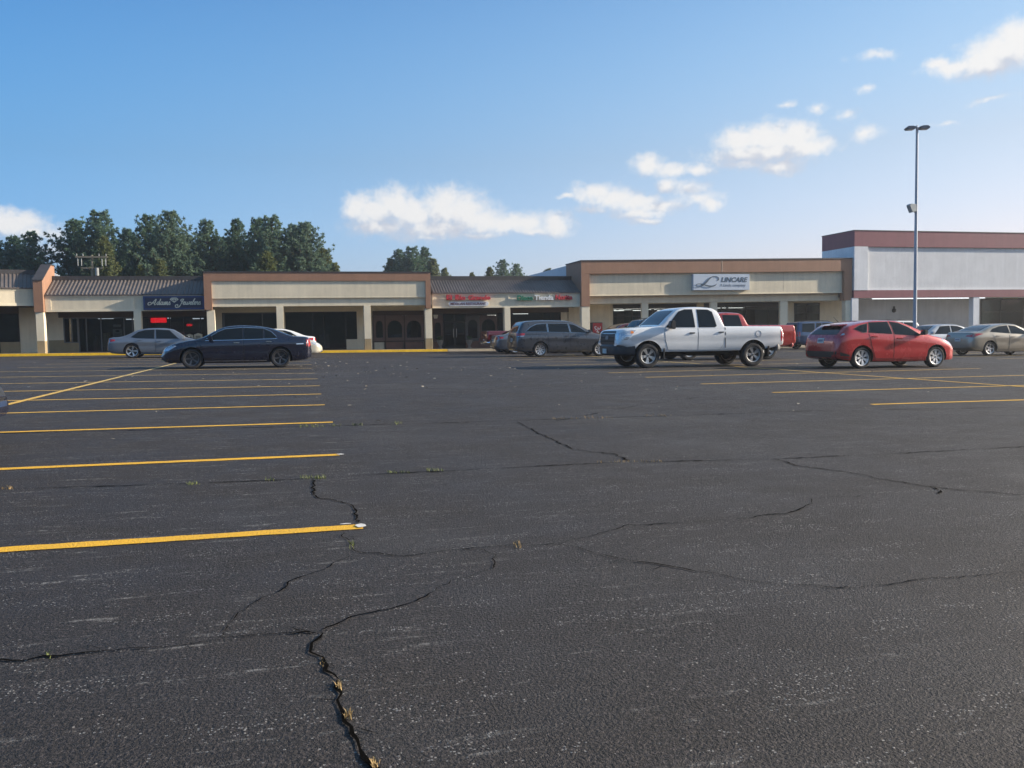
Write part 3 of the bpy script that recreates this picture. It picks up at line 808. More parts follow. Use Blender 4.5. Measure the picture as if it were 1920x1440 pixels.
# ---- restaurant front: carved lattice screens with arched windows
def arch_panel(unit, px, arch, w=WS - .05, mat=M_LATTICE, low=None):
    u0, u1, z0, z1 = rect(*px, w); a0, a1, b0, b1 = rect(*arch, w)
    n = 10; inner = [(a0, b0), (a1, b0)]; R = (a1 - a0) / 2; zc = max(b0 + .1, b1 - R)
    top = [((a0 + a1) / 2 + R * math.cos(math.pi * k / n), zc + (b1 - zc) * math.sin(math.pi * k / n)) for k in range(n + 1)]
    inner = [(a0, b0), (a1, b0)] + top
    outer = [(u0, z0), (u1, z0)] + [(u1, zc)] + [(u1 if k < n * .25 else (u0 if k > n * .75 else u1 + (u0 - u1) * (k - n * .25) / (n * .5)), z1 if n * .25 <= k <= n * .75 else (zc + (z1 - zc) * (k / (n * .25) if k < n * .25 else (n - k) / (n * .25)))) for k in range(1, n)] + [(u0, zc)]
    mb = unit.mb(); N = len(inner)
    vs = [(x, w, z) for x, z in outer] + [(x, w, z) for x, z in inner] + [(x, w + .08, z) for x, z in inner]
    fs = [(i, (i + 1) % N, N + (i + 1) % N, N + i) for i in range(N)] + [(N + i, N + (i + 1) % N, 2 * N + (i + 1) % N, 2 * N + i) for i in range(N)]
    mb.add(vs, fs, 0)
    nx = max(3, int((u1 - u0) / .09)); 
    for i in range(N):                                               # carved beads round the arch
        x, z = inner[i]; mb.box(x - .025, x + .025, w - .025, w, z - .025, z + .025, 0)
    for i in range(nx):
        x = u0 + (i + .5) * (u1 - u0) / nx
        for z in (z1 - .07, z1 - .17, z0 + .05): mb.box(x - .03, x + .03, w - .022, w, z - .03, z + .03, 0)
    o = unit.part('screen', mb, mat)
    unit.part('pane', unit.mb().box(a0 - .02, a1 + .02, w + .081, w + .09, b0 - .02, b1 + .02), M_GLASS, o)
    return o


R_ = Unit('restaurant', 'low shop with ribbed roof, restaurant doors and lattice arches beside a small store', 8.8, 18.8)
for px, ar in (((701, 722, 591, 639), (705, 718, 601, 633)), ((723, 757.5, 591, 639), (726.5, 754, 600.5, 633)), ((759, 794, 591, 639), (762.5, 790, 600.5, 633))):
    arch_panel(R_, px, ar)
r = rect(699, 797, 588, 591, WS - .06); mb = R_.mb().box(r[0], r[1], WS - .1, WS + .1, r[2], 2.77)
for x in (699.7, 722.3, 758.2, 795.6): u = atw(x, 610, WS - .08)[0]; mb.box(u - .035, u + .035, WS - .1, WS + .08, swz(u) - .05, r[2] - .001)
r2 = rect(699, 797, 638.6, 641, WS - .06); mb.box(r2[0], r2[1], WS - .105, WS + .05, r2[2], r2[3])
R_.part('timber_frame', mb, worn('dark_timber', (.06, .038, .032), .7, .2, 2))
for a, b, mt in ((700, 722, M_CREAM), (722.5, 758, M_WOODPAN), (758.5, 795.5, M_WOODPAN)):
    q = rect(a, b, 641, 656, WS - .04); R_.box('bulkhead', (q[0], q[1] - .05, WS - .03, WS + .15, swz(6) - .05, q[3]), mt)
R_.wall('wall', atw(796.5, 600, WS)[0], atw(813, 600, WS)[0], .0, 2.76, M_DKBROWN)
R_.mansard(8.82, 18.95, pitch=.18)
R_.low_fascia(8.82, 18.95, 2.83, 3.77, [(8.82, 9.05), (13.85, 13.92), (18.6, 18.95)])
R_.column(atw(946, 600, 53)[0], atw(957, 600, 53)[0], 2.83, base=None)
R_.box('header', (8.82, 18.95, WS - .03, WS + .2, 2.55, 2.86), M_DKBROWN)
arch_panel(R_, (813, 830, 591, 640), (815, 827, 604, 636)); arch_panel(R_, (874, 898, 591, 640), (877.5, 895.5, 599, 634), mat=worn('grey_lattice', (.13, .12, .12), .8, .3, 20, .4)); arch_panel(R_, (899, 932, 591, 640), (903, 929, 598, 634))
for a, b in ((813, 830), (874, 898), (899, 932)):
    q = rect(a, b, 640.5, 655, WS - .04); R_.box('bulkhead', (q[0], q[1], WS - .03, WS + .15, swz(11) - .05, q[3]), M_WOODPAN)
# double doors
ua, ub = atw(832, 610, WS)[0], atw(872.5, 610, WS)[0]; um = atw(852.5, 610, WS)[0]; z = swz(11)
zd = atw(850, 604.5, WS)[1]
for a, b, hs in ((ua, um - .006, 1), (um + .006, ub, -1)):
    fr = R_.mb(); fw = .07
    fr.box(a, a + fw, WS, WS + .08, z, zd).box(b - fw, b, WS, WS + .08, z, zd).box(a + fw, b - fw, WS, WS + .08, zd - fw, zd).box(a + fw, b - fw, WS, WS + .08, z, z + .2).box(a + fw, b - fw, WS, WS + .08, z + .95, z + 1.02)
    d = R_.part('door', fr, M_FRAME)
    R_.part('pane', R_.mb().box(a + fw, b - fw, WS + .03, WS + .038, z + .2, zd - fw), M_GLASS, d)
    x = (b - .1) if hs > 0 else (a + .1)
    R_.part('handle', R_.mb().tube([(x, WS - .06, z + .75), (x, WS - .06, z + 1.35)], .016), M_ALU, d)
R_.window(ua - .02, ub + .02, zd + .005, 2.55, (um,), name='transom')
ua, ub = atw(933, 600, WS)[0], atw(945, 600, WS)[0]; R_.window(ua, ub, z, 2.55)
r = rect(957, 1052, 585, 655, WS)
R_.window(ub + .05, r[1], swz(15) + .45, 2.55, (rect(1033, 1033, 600, 610, WS)[0],))
R_.wall('bulkhead', ub + .05, r[1], -.1, swz(15) + .447, M_WOODPAN)
R_.wall('wall', r[1] + .003, 18.95, -.1, 2.6, M_CREAM)
R_.shell(4.92, 18.95, 4.6, 3.02)
R_.tubes('ceiling_light', [(15.6, 16.7, 58.2, 2.52), (14.0, 14.6, 59.6, 2.45)])

# joints in the big front panels
M_JOINT = principled('joint_shadow', (.46, .40, .29), .9)
for x in (519, 523, 660, 748): u = atw(x, 540, 52.4)[0]; V.part('panel_joint', V.mb().box(u - .008, u + .008, 52.431, 52.44, 3.57, 4.53), M_JOINT)
# lamp, pots
l = empty('wall_lantern', (atw(816, 594, WS)[0], WS - .02, atw(816, 594, WS)[1]), 'pale glass lantern on the wall beside the restaurant door', 'wall lamp')
MB().prism([(-.1, -.25, -.12), (.1, -.25, -.12), (.16, -.25, .14), (-.16, -.25, .14)], (0, .2, 0)).build('lamp_shade', principled('lantern_glass', (.6, .57, .47), .4), l, bevel=.01)
MB().box(-.03, .03, -.06, .02, -.1, .16).box(-.17, .17, -.26, -.04, .141, .17).build('bracket', M_FRAME, l)
for x, lab in ((825.5, 'stone planter urn left of the restaurant doors'), (880, 'stone planter urn right of the restaurant doors')):
    u = atw(x, 650, WS - .5)[0]
    p_ = empty('planter_urn', (u, WS - .5, swz(u)), lab, 'planter')
    prof = [(.0, 0), (.16, 0), (.15, .06), (.07, .12), (.1, .22), (.2, .38), (.22, .52), (.25, .56), (.22, .58), (.19, .5), (0, .5)]
    mb = MB(); n = 14
    mb.add([(r * math.cos(6.2832 * k / n), r * math.sin(6.2832 * k / n), z) for r, z in prof for k in range(n)], [(i * n + k, i * n + (k + 1) % n, (i + 1) * n + (k + 1) % n, (i + 1) * n + k) for i in range(len(prof) - 1) for k in range(n)])
    mb.build('urn', worn('urn_stone', (.28, .25, .22), .9, .25, 8, .3), p_, smooth=True)
    rr = random.Random(int(x)); mb = MB()
    for k in range(70):
        a = rr.uniform(0, 6.28); h = rr.uniform(.05, .34); ra = rr.uniform(.02, .22); q = Vector((math.cos(a) * ra, math.sin(a) * ra, .5 + h)); d = Vector((rr.uniform(-1, 1), rr.uniform(-1, 1), rr.uniform(-.4, 1))).normalized() * .07; s = d.orthogonal().normalized() * .03
        mb.add([q - d, q + s, q + d, q - s], [(0, 1, 2, 3)])
    mb.build('foliage', worn('potted_leaves', (.05, .085, .03), .8, .3, 9), p_, fix=False)

# ---- medical supply shop, taller, its front rising slightly to the right
K = Unit('medical_supply_shop', 'tall cream shop front in terracotta frame with the pale blue sign', 18.9, 40.1)
w0 = 52.7
def kz(u, z): return 1.11 + (z - 1.11) * (1 + .058 * (u - 19) / 21)
def kbox(mb, u0, u1, y0, y1, z0, z1, mi=0):
    return mb.hexa([(u0, y0, kz(u0, z0)), (u1, y0, kz(u1, z0)), (u1, y1, kz(u1, z0)), (u0, y1, kz(u0, z0))], [(u0, y0, kz(u0, z1)), (u1, y0, kz(u1, z1)), (u1, y1, kz(u1, z1)), (u0, y1, kz(u0, z1))], mi)
ul, ur = atw(1090, 520, w0)[0], atw(1597.5, 520, w0)[0]; il, ir = atw(1105.5, 530, w0)[0], atw(1583, 530, w0)[0]
zt, zb_ = 5.86, 5.02
mb = K.mb(); kbox(mb, ul, ur, w0, w0 + .5, zb_, zt); mb.box(ul, il, w0, w0 + .5, 2.84, kz(ul, zb_) - .001); kbox(mb, ir, ur, w0, w0 + .5, 3.0, zb_ - .001)
K.part('fascia_frame', mb, M_BROWN)
mb = kbox(K.mb(), il + .001, ir - .001, w0 + .26, w0 + .5, 3.53, zb_ - .001); K.part('fascia', mb, M_CREAM)
K.part('sill_trim', kbox(K.mb(), il + .001, ir - .001, w0 + .2, w0 + .258, 3.53, 3.57), M_CREAM2)
K.part('beam', kbox(K.mb(), il + .001, ir - .001, w0 + .7, w0 + 1.0, 3.03, 3.528), M_CREAM)
K.part('parapet', kbox(K.mb(), ul, ur, w0 + .501, 55.85, 3.56, zt - .002), M_BROWN)
K.part('coping', kbox(K.mb(), ul - .04, ur + .02, w0 - .04, 55.9, zt, zt + .07), M_CAP)
K.part('side_wall', kbox(K.mb(), ul + .01, ul + .35, 55.86, 67.0, 2, zt - .05), worn('pale_grey_block', (.5, .52, .55), .85, .08, .8))
K.part('soffit', kbox(K.mb(), ul, ur, w0 + 1.001, WS + .2, 3.05, 3.12), M_CREAM2)
for a, b in ((1091, 1106.5), (1212, 1224.5), (1342, 1355), (1474, 1488.5), (1585.5, 1597.5)):
    K.column(atw(a, 600, w0)[0], atw(b, 600, w0)[0], 2.84 if a < 1100 else kz(atw(a, 600, w0)[0], 3.03), w0=w0 + .03 + (.72 if 1200 < a < 1500 else 0), w1=w0 + .46 + (.5 if 1200 < a < 1500 else 0), base=None)
def ku(x): return atw(x, 600, WS)[0]
K.wall('wall', ul, ku(1149.5), -.2, 3.06, M_CREAM)
K.box('header', (ku(1149.5), ku(1306), WS - .03, WS + .2, 2.76, 3.06), M_FRAME); K.box('header', (ku(1320), ku(1476), WS - .03, WS + .2, 2.82, 3.1), M_FRAME)
K.window(ku(1149.5), ku(1224), swz(23) + .55, 2.75, (ku(1186), ku(1213)), (2.55, 2.2)); K.window(ku(1225), ku(1305.5), swz(25) + .55, 2.75, (ku(1266),), (2.25,))
K.wall('wall', ku(1305.5), ku(1320), -.3, 3.1, M_CREAM)
K.window(ku(1320), ku(1475.5), swz(31) + .45, 2.81, (ku(1353), ku(1399), ku(1441), ku(1465)), (2.62,))
K.wall('bulkhead', ku(1149.5), ku(1305), -.3, swz(24) + .547, M_CREAM); K.wall('bulkhead', ku(1320.2), ku(1475.5), -.4, swz(31) + .447, M_CREAM)
K.wall('wall', ku(1476), ku(1489), -.4, 3.3, M_CREAM)
K.window(ku(1489), ku(1537), swz(36), 3.05, (ku(1512),), (2.3,), name='shop_door'); K.wall('wall', ku(1537.2), ku(1600), -.5, 3.3, M_CREAM)
K.box('header', (ku(1488), ku(1538), WS - .04, WS + .2, 3.06, 3.4), M_CREAM)
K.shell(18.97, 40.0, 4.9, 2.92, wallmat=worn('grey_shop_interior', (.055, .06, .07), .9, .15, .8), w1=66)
sp = []
for row, (w, zz) in enumerate(((57.0, 2.8), (58.6, 2.8), (60.6, 2.8), (63.2, 2.8))):
    for a, b in ((21.3, 22.55), (22.75, 24.0), (24.25, 25.4), (26.2, 27.4), (28.4, 29.6), (29.9, 31.1), (31.4, 32.6), (32.9, 34.1)):
        a += (w - 56) * .12; b += (w - 56) * .12
        if (row == 2 and a > 31.5) or (row == 0 and 26 < a < 27): continue
        sp.append((a, b, w, zz))
K.tubes('ceiling_light', sp)
v = empty('vending_machine', ((ku(1108) + ku(1130)) / 2, 55, swz(20)), 'red vending machine with white swirls against the cream wall', 'vending machine')
u0, u1, z0, z1 = rect(1108.5, 1130, 604.5, 648, 55.0)
MB(v.location).box(u0, u1, 55, 55.6, swz(20) + .04, z1).build('cabinet', principled('vending_dark', (.05, .03, .03), .5), v, bevel=.02)
fp = MB(v.location).box(u0 + .12, u1 - .03, 54.97, 54.999, swz(20) + .2, z1 - .05).build('front_panel', principled('vending_red', (.38, .015, .02), .35), v)
mb = MB(v.location)
for k, (cx, cz, s, ph) in enumerate(((.32, .80, .16, 0), (.62, .78, .2, 2), (.38, .62, .18, 4), (.66, .55, .2, 1), (.34, .42, .17, 3), (.62, .34, .18, 5), (.4, .24, .14, 2))):
    pts = [(u0 + .12 + (u1 - u0 - .15) * (cx + s * (.3 + .7 * t / 12) * math.cos(ph + t * .42)), swz(20) + .2 + (z1 - swz(20) - .25) * (cz + s * .5 * (.3 + .7 * t / 12) * math.sin(ph + t * .42))) for t in range(13)]
    ribbon(mb, pts, [.05 * math.sin(math.pi * (i + .7) / 13.5) + .012 for i in range(13)], 54.967, .004)
mb.build('swirl_pattern', M_WHITE, fp)
MB(v.location).box(u0 + .2, u1 - .2, 54.964, 54.969, swz(20) + .26, swz(20) + .42).build('dispensing_slot', M_FRAME, v)
b_ = empty('bench', (ku(1140), 55.3, swz(21)), 'dark bench under the shop wall beside the red vending machine', 'bench')
u0, u1 = ku(1132), ku(1149); z = swz(21)
MB(b_.location).box(u0, u1, 55.1, 55.5, z + .42, z + .47).build('seat', M_TRIM, b_); MB(b_.location).box(u0, u1, 55.5, 55.55, z + .47, z + .98).build('backrest', M_TRIM, b_)
for x in (u0 + .08, u1 - .13): MB(b_.location).box(x, x + .05, 55.13, 55.5, z, z + .42).build('leg', M_TRIM, b_)

for x in (1240, 1353, 1470): u = atw(x, 540, 52.9)[0]; K.part('panel_joint', K.mb().box(u - .008, u + .008, 52.955, 52.963, 3.8, kz(u, 5.0)), M_JOINT)
u = atw(1354, 495, 52.7)[0]; K.part('band_joint', K.mb().box(u - .012, u + .012, 52.692, 52.703, kz(u, 5.03), kz(u, 5.85)), M_CREAM2)
# ---- white store at the right
S = Unit('white_store', 'tall white store with maroon bands at the right end of the row', 40.2, 66)
w0 = 52.55
ul = atw(1602, 500, w0)[0]; ur = 66.0
pl = atw(1627.5, 500, w0)[0]
S.part('upper_band', S.mb().box(ul, ur, w0, 56.4, 7.02, 8.16), M_MAROON)
S.part('coping', S.mb().box(ul - .03, ur + .03, w0 - .03, 56.43, 8.161, 8.22), M_CAP)
S.part('pilaster', S.mb().box(ul, pl, w0, 56.4, 3.83, 7.019), M_WHITEC)
S.part('fascia', S.mb().box(pl + .001, ur, w0 + .14, 56.4, 3.83, 6.86).box(pl + .001, ur, w0 + .2, 56.4, 6.861, 7.018), M_GREYW)
S.part('panel_trim', S.mb().box(pl + .002, ur, w0 + .105, w0 + .139, 6.82, 6.86).box(pl + .002, ur, w0 + .06, w0 + .139, 3.83, 3.9).box(pl + .002, pl + .09, w0 + .06, w0 + .139, 3.901, 6.799), M_WHITEC)
S.part('lower_band', S.mb().box(ul, ur, w0 + .03, w0 + .5, 3.27, 3.828), M_MAROON)
S.part('soffit', S.mb().box(ul, ur, w0 + .501, 56.4, 3.33, 3.4), M_WHITEC)
for a, b, c in ((1598, 1610.5, M_WHITEC), (1825.5, 1837, M_WHITEC)):
    q0, q1 = atw(a, 600, w0)[0], atw(b, 600, w0)[0]; S.column(q0, q1, 3.27, cream=c, base=None, w0=w0 + .05, w1=w0 + .5)
WT = 56.4
def su(x): return atw(x, 600, WT)[0]
S.wall('wall', ul, su(1838), -.8, 3.33, M_GREYB, w0=WT, w1=WT + .2)
mb = S.mb()
for i in range(9):
    a = su(1612) + (su(1820) - su(1612)) * i / 9; mb.box(a + .05, a + (su(1820) - su(1612)) / 9 - .06, 54.9, 55.06, 3.26, 3.33)
S.part('strip_light', mb, M_TUBEDIM)
S.window(su(1839), su(1917), swz(53) + .05, 3.25, (su(1876),), (2.2,), w=WT); S.window(su(1918), 66, swz(57) + .05, 3.25, (su(1918) + 2.5,), (2.2,), w=WT)
S.shell(40.3, 66, 6.5, 3.45, w0=WT + .22, w1=62, back=72, wallmat=M_WALLIN)
M_BLIND = worn('yellow_banner', (.62, .52, .2), .7, .1, 3)
for k, (a, b, y0, y1, l) in enumerate(((1881, 1909, 559, 574, 'upper yellow striped banner inside the white store window'), (1883, 1909, 577, 583, 'lower yellow banner strip inside the white store window'))):
    u0, u1, z0, z1 = rect(a, b, y0, y1, WT + .35)
    mb = MB((u0, WT + .35, z0)); n = 5 if k == 0 else 2
    for i in range(n): mb.box(u0 + .15 * (i == 0), u1, WT + .35, WT + .37, z0 + (z1 - z0) * i / n, z0 + (z1 - z0) * (i + .62) / n)
    mb.box(u0, u1, WT + .372, WT + .38, z0, z1)
    o = mb.build('window_banner', M_BLIND); o.location = (u0, WT + .35, z0); tag(o, l, 'banner')
flat_board('notice', (1876.5, 1889, 591, 606), WT + .13, worn('notice_grey', (.42, .42, .4), .7, .1, 5), 'grey white notice sheet low in the white store window', 'notice', .01)
# bell on the grey wall
u, z = atw(1675.5, 582, WT); bl = empty('alarm_bell', (u, WT - .02, z), 'dark round alarm bell on the grey wall left of the lamp pole', 'alarm bell')
mb = MB(); n = 14
mb.add([(r * math.cos(6.2832 * k / n), y, r * math.sin(6.2832 * k / n)) for r, y in ((.0, -.14), (.1, -.13), (.17, -.08), (.18, 0), (0, 0)) for k in range(n)], [(i * n + k, i * n + (k + 1) % n, (i + 1) * n + (k + 1) % n, (i + 1) * n + k) for i in range(4) for k in range(n)])
mb.build('gong', M_TRIM, bl, smooth=True); MB().box(-.07, .07, -.06, 0, .17, .32).build('bracket', M_TRIM, bl)

# ------------------------------------------------------------------ signs
M_NAVY = worn('navy_sign_face', (.018, .022, .055), .5, .12, 1.0); M_NAVYF = principled('blue_sign_frame', (.03, .06, .17), .4, .3)
M_IVORY = principled('ivory_letters', (.68, .64, .50), .5); M_SLATE = principled('slate_letters', (.045, .085, .13), .5); M_SLATE2 = principled('grey_small_letters', (.19, .22, .26), .6)
M_REDL = worn('red_letters', (.55, .035, .05), .5, .15, 6); M_GREENL = worn('green_letters', (.015, .19, .11), .5, .15, 6); M_WHITEL = principled('white_letters', (.75, .76, .76), .5)

u0, u1, z0, z1 = rect(268.5, 383, 555, 580.5, WF - .15)
sg = empty('jeweller_sign', (u0, WF - .15, z0), 'navy shop sign with ivory script and a diamond over the jeweller', 'sign')
Lx, Lz = u1 - u0, z1 - z0
MB().box(0, Lx, 0, .14, 0, Lz).build('frame', M_NAVYF, sg, bevel=.01)
fc = MB().box(.1, Lx - .1, -.012, -.001, .1, Lz - .09).build('face', M_NAVY, sg)
# script written as brush strokes; unit: x-height 1
GL = {
 'a': ([[(.75, .8), (.35, .95), (.05, .45), (.25, .02), (.6, .35), (.8, .95), (.75, .2), (.9, 0), (1.15, .25)]], 1.1),
 'd': ([[(.75, .8), (.35, .95), (.05, .45), (.25, .02), (.6, .4), (1.1, 1.95), (.8, .5), (.9, 0), (1.2, .3)]], 1.15),
 'm': ([[(0, .3), (.25, .95), (.15, 0), (.5, .9), (.65, .9), (.55, 0), (.95, .9), (1.1, .85), (1.0, .15), (1.15, 0), (1.4, .3)]], 1.4),
 's': ([[(-.05, .25), (.4, 1.05), (.38, .75), (.6, .35), (.4, 0), (.1, .08)]], .75),
 'e': ([[(-.05, .3), (.3, .5), (.6, .75), (.5, 1.0), (.2, .75), (.15, .25), (.4, 0), (.8, .3)]], .75),
 'w': ([[(0, .6), (.2, .95), (.15, .25), (.35, 0), (.65, .4), (.75, .95), (.7, .25), (.9, 0), (1.25, .5), (1.25, .95), (1.4, .8)]], 1.4),
 'l': ([[(-.05, .25), (.5, 1.2), (.75, 2.0), (.5, 1.7), (.2, .5), (.3, 0), (.65, .3)]], .6),
 'r': ([[(-.05, .3), (.2, 1.05), (.35, .9), (.6, .9), (.45, .3), (.6, 0), (.85, .3)]], .8),
 'A': ([[(-.1, .75), (-.5, 1.05), (-1.2, .8), (-1.3, .2), (-.7, -.05), (.1, .5), (1.5, 2.3), (1.2, .4), (1.35, 0), (1.65, .2)], [(.1, .8), (.9, .75), (1.5, .95)]], 1.65),
 'J': ([[(1.9, 2.1), (1.2, 2.25), (.7, 1.9), (.8, 1.45), (1.2, 1.5)], [(1.75, 2.3), (1.2, .8), (.5, -.7), (-.3, -1.15), (-1.0, -.9), (-1.0, -.2), (-.4, .05), (-.1, -.3), (-.3, -.65)]], 1.5),
}


def script(mb, word, x, z, s, y, wd, first=0):
    for n_, ch in enumerate(word):
        strokes, adv = GL[ch]
        for k_, st in enumerate(strokes):
            p = catmull([(x + (a + b * .18) * s, z + b * s) for a, b in st], 5)
            ribbon(mb, p, [wd * (.65 + .5 * abs(math.sin(i * .45))) for i in range(len(p))], y - .004 * (n_ % 2) - .009 * k_, .012)
        x += adv * s
    return x


mb = MB()
def sx(px): return (px - 140) / (1480 - 140) * Lx        # zoomed-photo x of the sign -> sign metres
k_ = Lx / (1470 - 110) * 1.0
def spx(v): return (v - 108) * k_
hx = k_ * 88
script(mb, 'A', spx(285), Lz * .36, hx * .66, -.026, .05)
script(mb, 'dams', spx(400), Lz * .36, hx * .80, -.026, .05)
script(mb, 'J', spx(885), Lz * .36, hx * .66, -.026, .052)
script(mb, 'ewelers', spx(980), Lz * .36, hx * .80, -.026, .05)
mb.build('script_lettering', M_IVORY, fc)
mb = MB(); cx = spx(795); top = Lz * .86; wd_ = k_ * 92; hh = Lz * .33
P_ = {'a': (cx - wd_, top - hh * .33), 'b': (cx - wd_ * .55, top), 'c': (cx + wd_ * .55, top), 'd': (cx + wd_, top - hh * .33), 'e': (cx, top - hh), 'f': (cx - wd_ * .38, top - hh * .33), 'g': (cx + wd_ * .38, top - hh * .33), 'h': (cx, top)}
for s_ in ('ab', 'bc', 'cd', 'de', 'ea', 'ad', 'bf', 'fh', 'hg', 'gc', 'fe', 'ge'):
    a, b = P_[s_[0]], P_[s_[1]]; ribbon(mb, [a, ((a[0] + b[0]) / 2, (a[1] + b[1]) / 2), b], [.036] * 3, -.026, .012)
mb.build('diamond_emblem', M_IVORY, fc)

u0, u1, z0, z1 = rect(837, 919.5, 553.5, 562.5, WF - .1)
sg = empty('restaurant_sign', (u0, WF - .1, z0), 'red channel letters above a white pill plate on the low fascia', 'sign')
zz = z1 - z0
for wd, a, b in (('El', 0, .125), ('Rio', .20, .425), ('Grande', .49, 1.0)):
    text(wd, (u1 - u0) * (b - a), zz * (1.0 if wd != 'Grande' else 1.0), .1, M_REDL, sg, ((u1 - u0) * a, .05, 0), bold=.04)
mb = MB()
for a, b, zc in ((.0, .07, .0), (.2, .29, 0), (0, .07, .94), (.2, .28, .94), (.085, .13, 0), (.3, .34, 0), (.62, .68, 0), (.72, .78, 0)):
    mb.box((u1 - u0) * a, (u1 - u0) * b, -.05, .05, zz * zc, zz * zc + .045)
mb.build('letter_serif', M_REDL, sg)
MB().box(0, u1 - u0, .051, .095, zz * .3, zz * .45).build('raceway', principled('raceway_grey', (.3, .3, .29), .6), sg)
v0, v1, y0, y1 = rect(841, 916.5, 565.4, 573.6, WF - .06)
R2 = (y1 - y0) / 2; n = 8
pts = [(v0 + R2 - R2 * math.sin(math.pi * k / n), y0 + R2 - R2 * math.cos(math.pi * k / n)) for k in range(n + 1)] + [(v1 - R2 + R2 * math.sin(math.pi * k / n), y0 + R2 + R2 * math.cos(math.pi * k / n)) for k in range(n + 1)]
o = MB(sg.location).prism([(a, WF - .07, b) for a, b in pts], (0, .07, 0)).build('pill_plate', [M_WHITE], sg)
text('MEXICAN RESTAURANT', (v1 - v0) * .88, (y1 - y0) * .58, .012, principled('dark_red_letters', (.09, .02, .03), .6), o, (v0 + (v1 - v0) * .05 - sg.location.x, WF - .072 - sg.location.y, y0 + (y1 - y0) * .21 - sg.location.z), bold=.022)

for wd, px, mt, lab in (('Disco', (970, 999, 554, 563.2), M_GREENL, 'green channel letters at the left of the store name'), ('Tienda', (1002, 1037.5, 553.3, 562.6), M_WHITEL, 'white channel letters between the green and the red words'), ('Norita', (1041.5, 1073, 552.5, 561.8), M_REDL, 'red channel letters at the right end of the store name')):
    u0, u1, z0, z1 = rect(*px, WF - .1)
    s_ = empty('store_sign', (u0, WF - .1, z0), lab, 'sign', 'letter signs of the small store')
    text(wd, u1 - u0, z1 - z0, .1, mt, s_, (0, .05, 0), bold=.03)
    MB().box(-.03, u1 - u0 + .03, .051, .098, (z1 - z0) * .28, (z1 - z0) * .5).build('raceway', principled('raceway_teal' if wd == 'Disco' else 'raceway_grey', (.12, .2, .18) if wd == 'Disco' else (.3, .3, .29), .6), s_)

u0, u1, z0, z1 = rect(1299.5, 1405, 514, 544, 52.7)
sg = empty('medical_sign', (u0, 52.66, z0), 'pale blue sign board with dark slate letters and a looping monogram', 'sign')
Lx, Lz = u1 - u0, z1 - z0
bd = MB().box(0, Lx, .0, .28, 0, Lz).build('board', [worn('pale_blue_sign', (.50, .57, .66), .45, .05, .8)], sg, bevel=.012)
def lp(x, y): return ((x - 150) / (1835 - 150) * Lx, (632 - y) / (632 - 150) * Lz)
pts = [lp(*q) for q in ((850, 345), (890, 320), (900, 280), (860, 235), (780, 218), (690, 240), (610, 300), (530, 390), (450, 460), (380, 510), (310, 530), (250, 522), (222, 490), (250, 455), (330, 440), (430, 460), (540, 495), (650, 515), (740, 505), (800, 475), (830, 445))]
ws = [.03, .075, .06, .04, .04, .05, .085, .10, .10, .06, .035, .035, .045, .035, .035, .05, .07, .08, .07, .05, .02]
p = catmull(pts, 5); wv_ = [ws[min(i // 5, len(ws) - 1)] + (ws[min(i // 5 + 1, len(ws) - 1)] - ws[min(i // 5, len(ws) - 1)]) * (i % 5) / 5 for i in range(len(p))]
mb = MB(); ribbon(mb, p, [w * Lx / 3.6 for w in wv_], -.012, .011); mb.build('monogram', M_SLATE, bd, fix=True)
a, b = lp(975, 392), lp(1775, 243); text('LINCARE', b[0] - a[0], b[1] - a[1], .01, M_SLATE, bd, (a[0], -.002, a[1]), bold=.03, shear=.25)
a, b = lp(930, 548), lp(1720, 440); text('A Linde company', b[0] - a[0], b[1] - a[1], .008, M_SLATE2, bd, (a[0], -.002, a[1]), bold=.0, shear=.25)

# ------------------------------------------------------------------ lamp pole
pu, pw = 32.3, 37.5; pz = gz(pu, pw)
lp_ = empty('parking_light', (pu, pw, pz), 'tall grey blue parking lot light pole with twin heads and one floodlight', 'light pole')
M_POLE = worn('pole_grey_blue', (.36, .40, .46), .5, .12, .6, 0, True)
hgt = 11.86
MB().tube([(0, 0, .5), (0, 0, 4), (0, 0, 8), (0, 0, hgt)], [.10, .088, .074, .062], 12).build('pole', M_POLE, lp_, smooth=True)
MB().tube([(0, 0, -.2), (0, 0, .62)], .3, 16).build('base', M_CONC, lp_, smooth=True)
for s in (-1, 1):
    pr = [(.08, -.04), (.18, -.09), (.55, -.10), (.62, -.02), (.5, .08), (.25, .08), (.08, .03)]
    h = MB().prism([(s * x, -.2, z) for x, z in pr], (0, .4, 0)).build('lamp_head', principled('lamp_housing', (.10, .12, .15), .5, .3), lp_, bevel=.02); h.location = (0, 0, hgt - .02)
    h.rotation_euler = (0, 0, -.35)
    MB().box(min(s * .22, s * .53), max(s * .22, s * .53), -.15, .15, -.108, -.099).build('lens', principled('lamp_lens', (.35, .38, .4), .25), h)
MB().tube([(0, 0, hgt), (0, 0, hgt + .12)], .03, 8).build('cap', M_POLE, lp_)
fl = MB().prism([(-.52, -.14, .28), (-.42, -.14, .36), (-.1, -.14, .34), (-.06, -.14, -.02), (-.34, -.14, -.1)], (0, .28, 0)).build('floodlight', principled('flood_housing', (.30, .33, .34), .5, .2), lp_, bevel=.015)
fl.location = (0, 0, atw(1707, 391, pw)[1] - pz - .12)
MB().box(-.12, .02, -.03, .03, -.09, -.03).build('arm', M_POLE, fl)
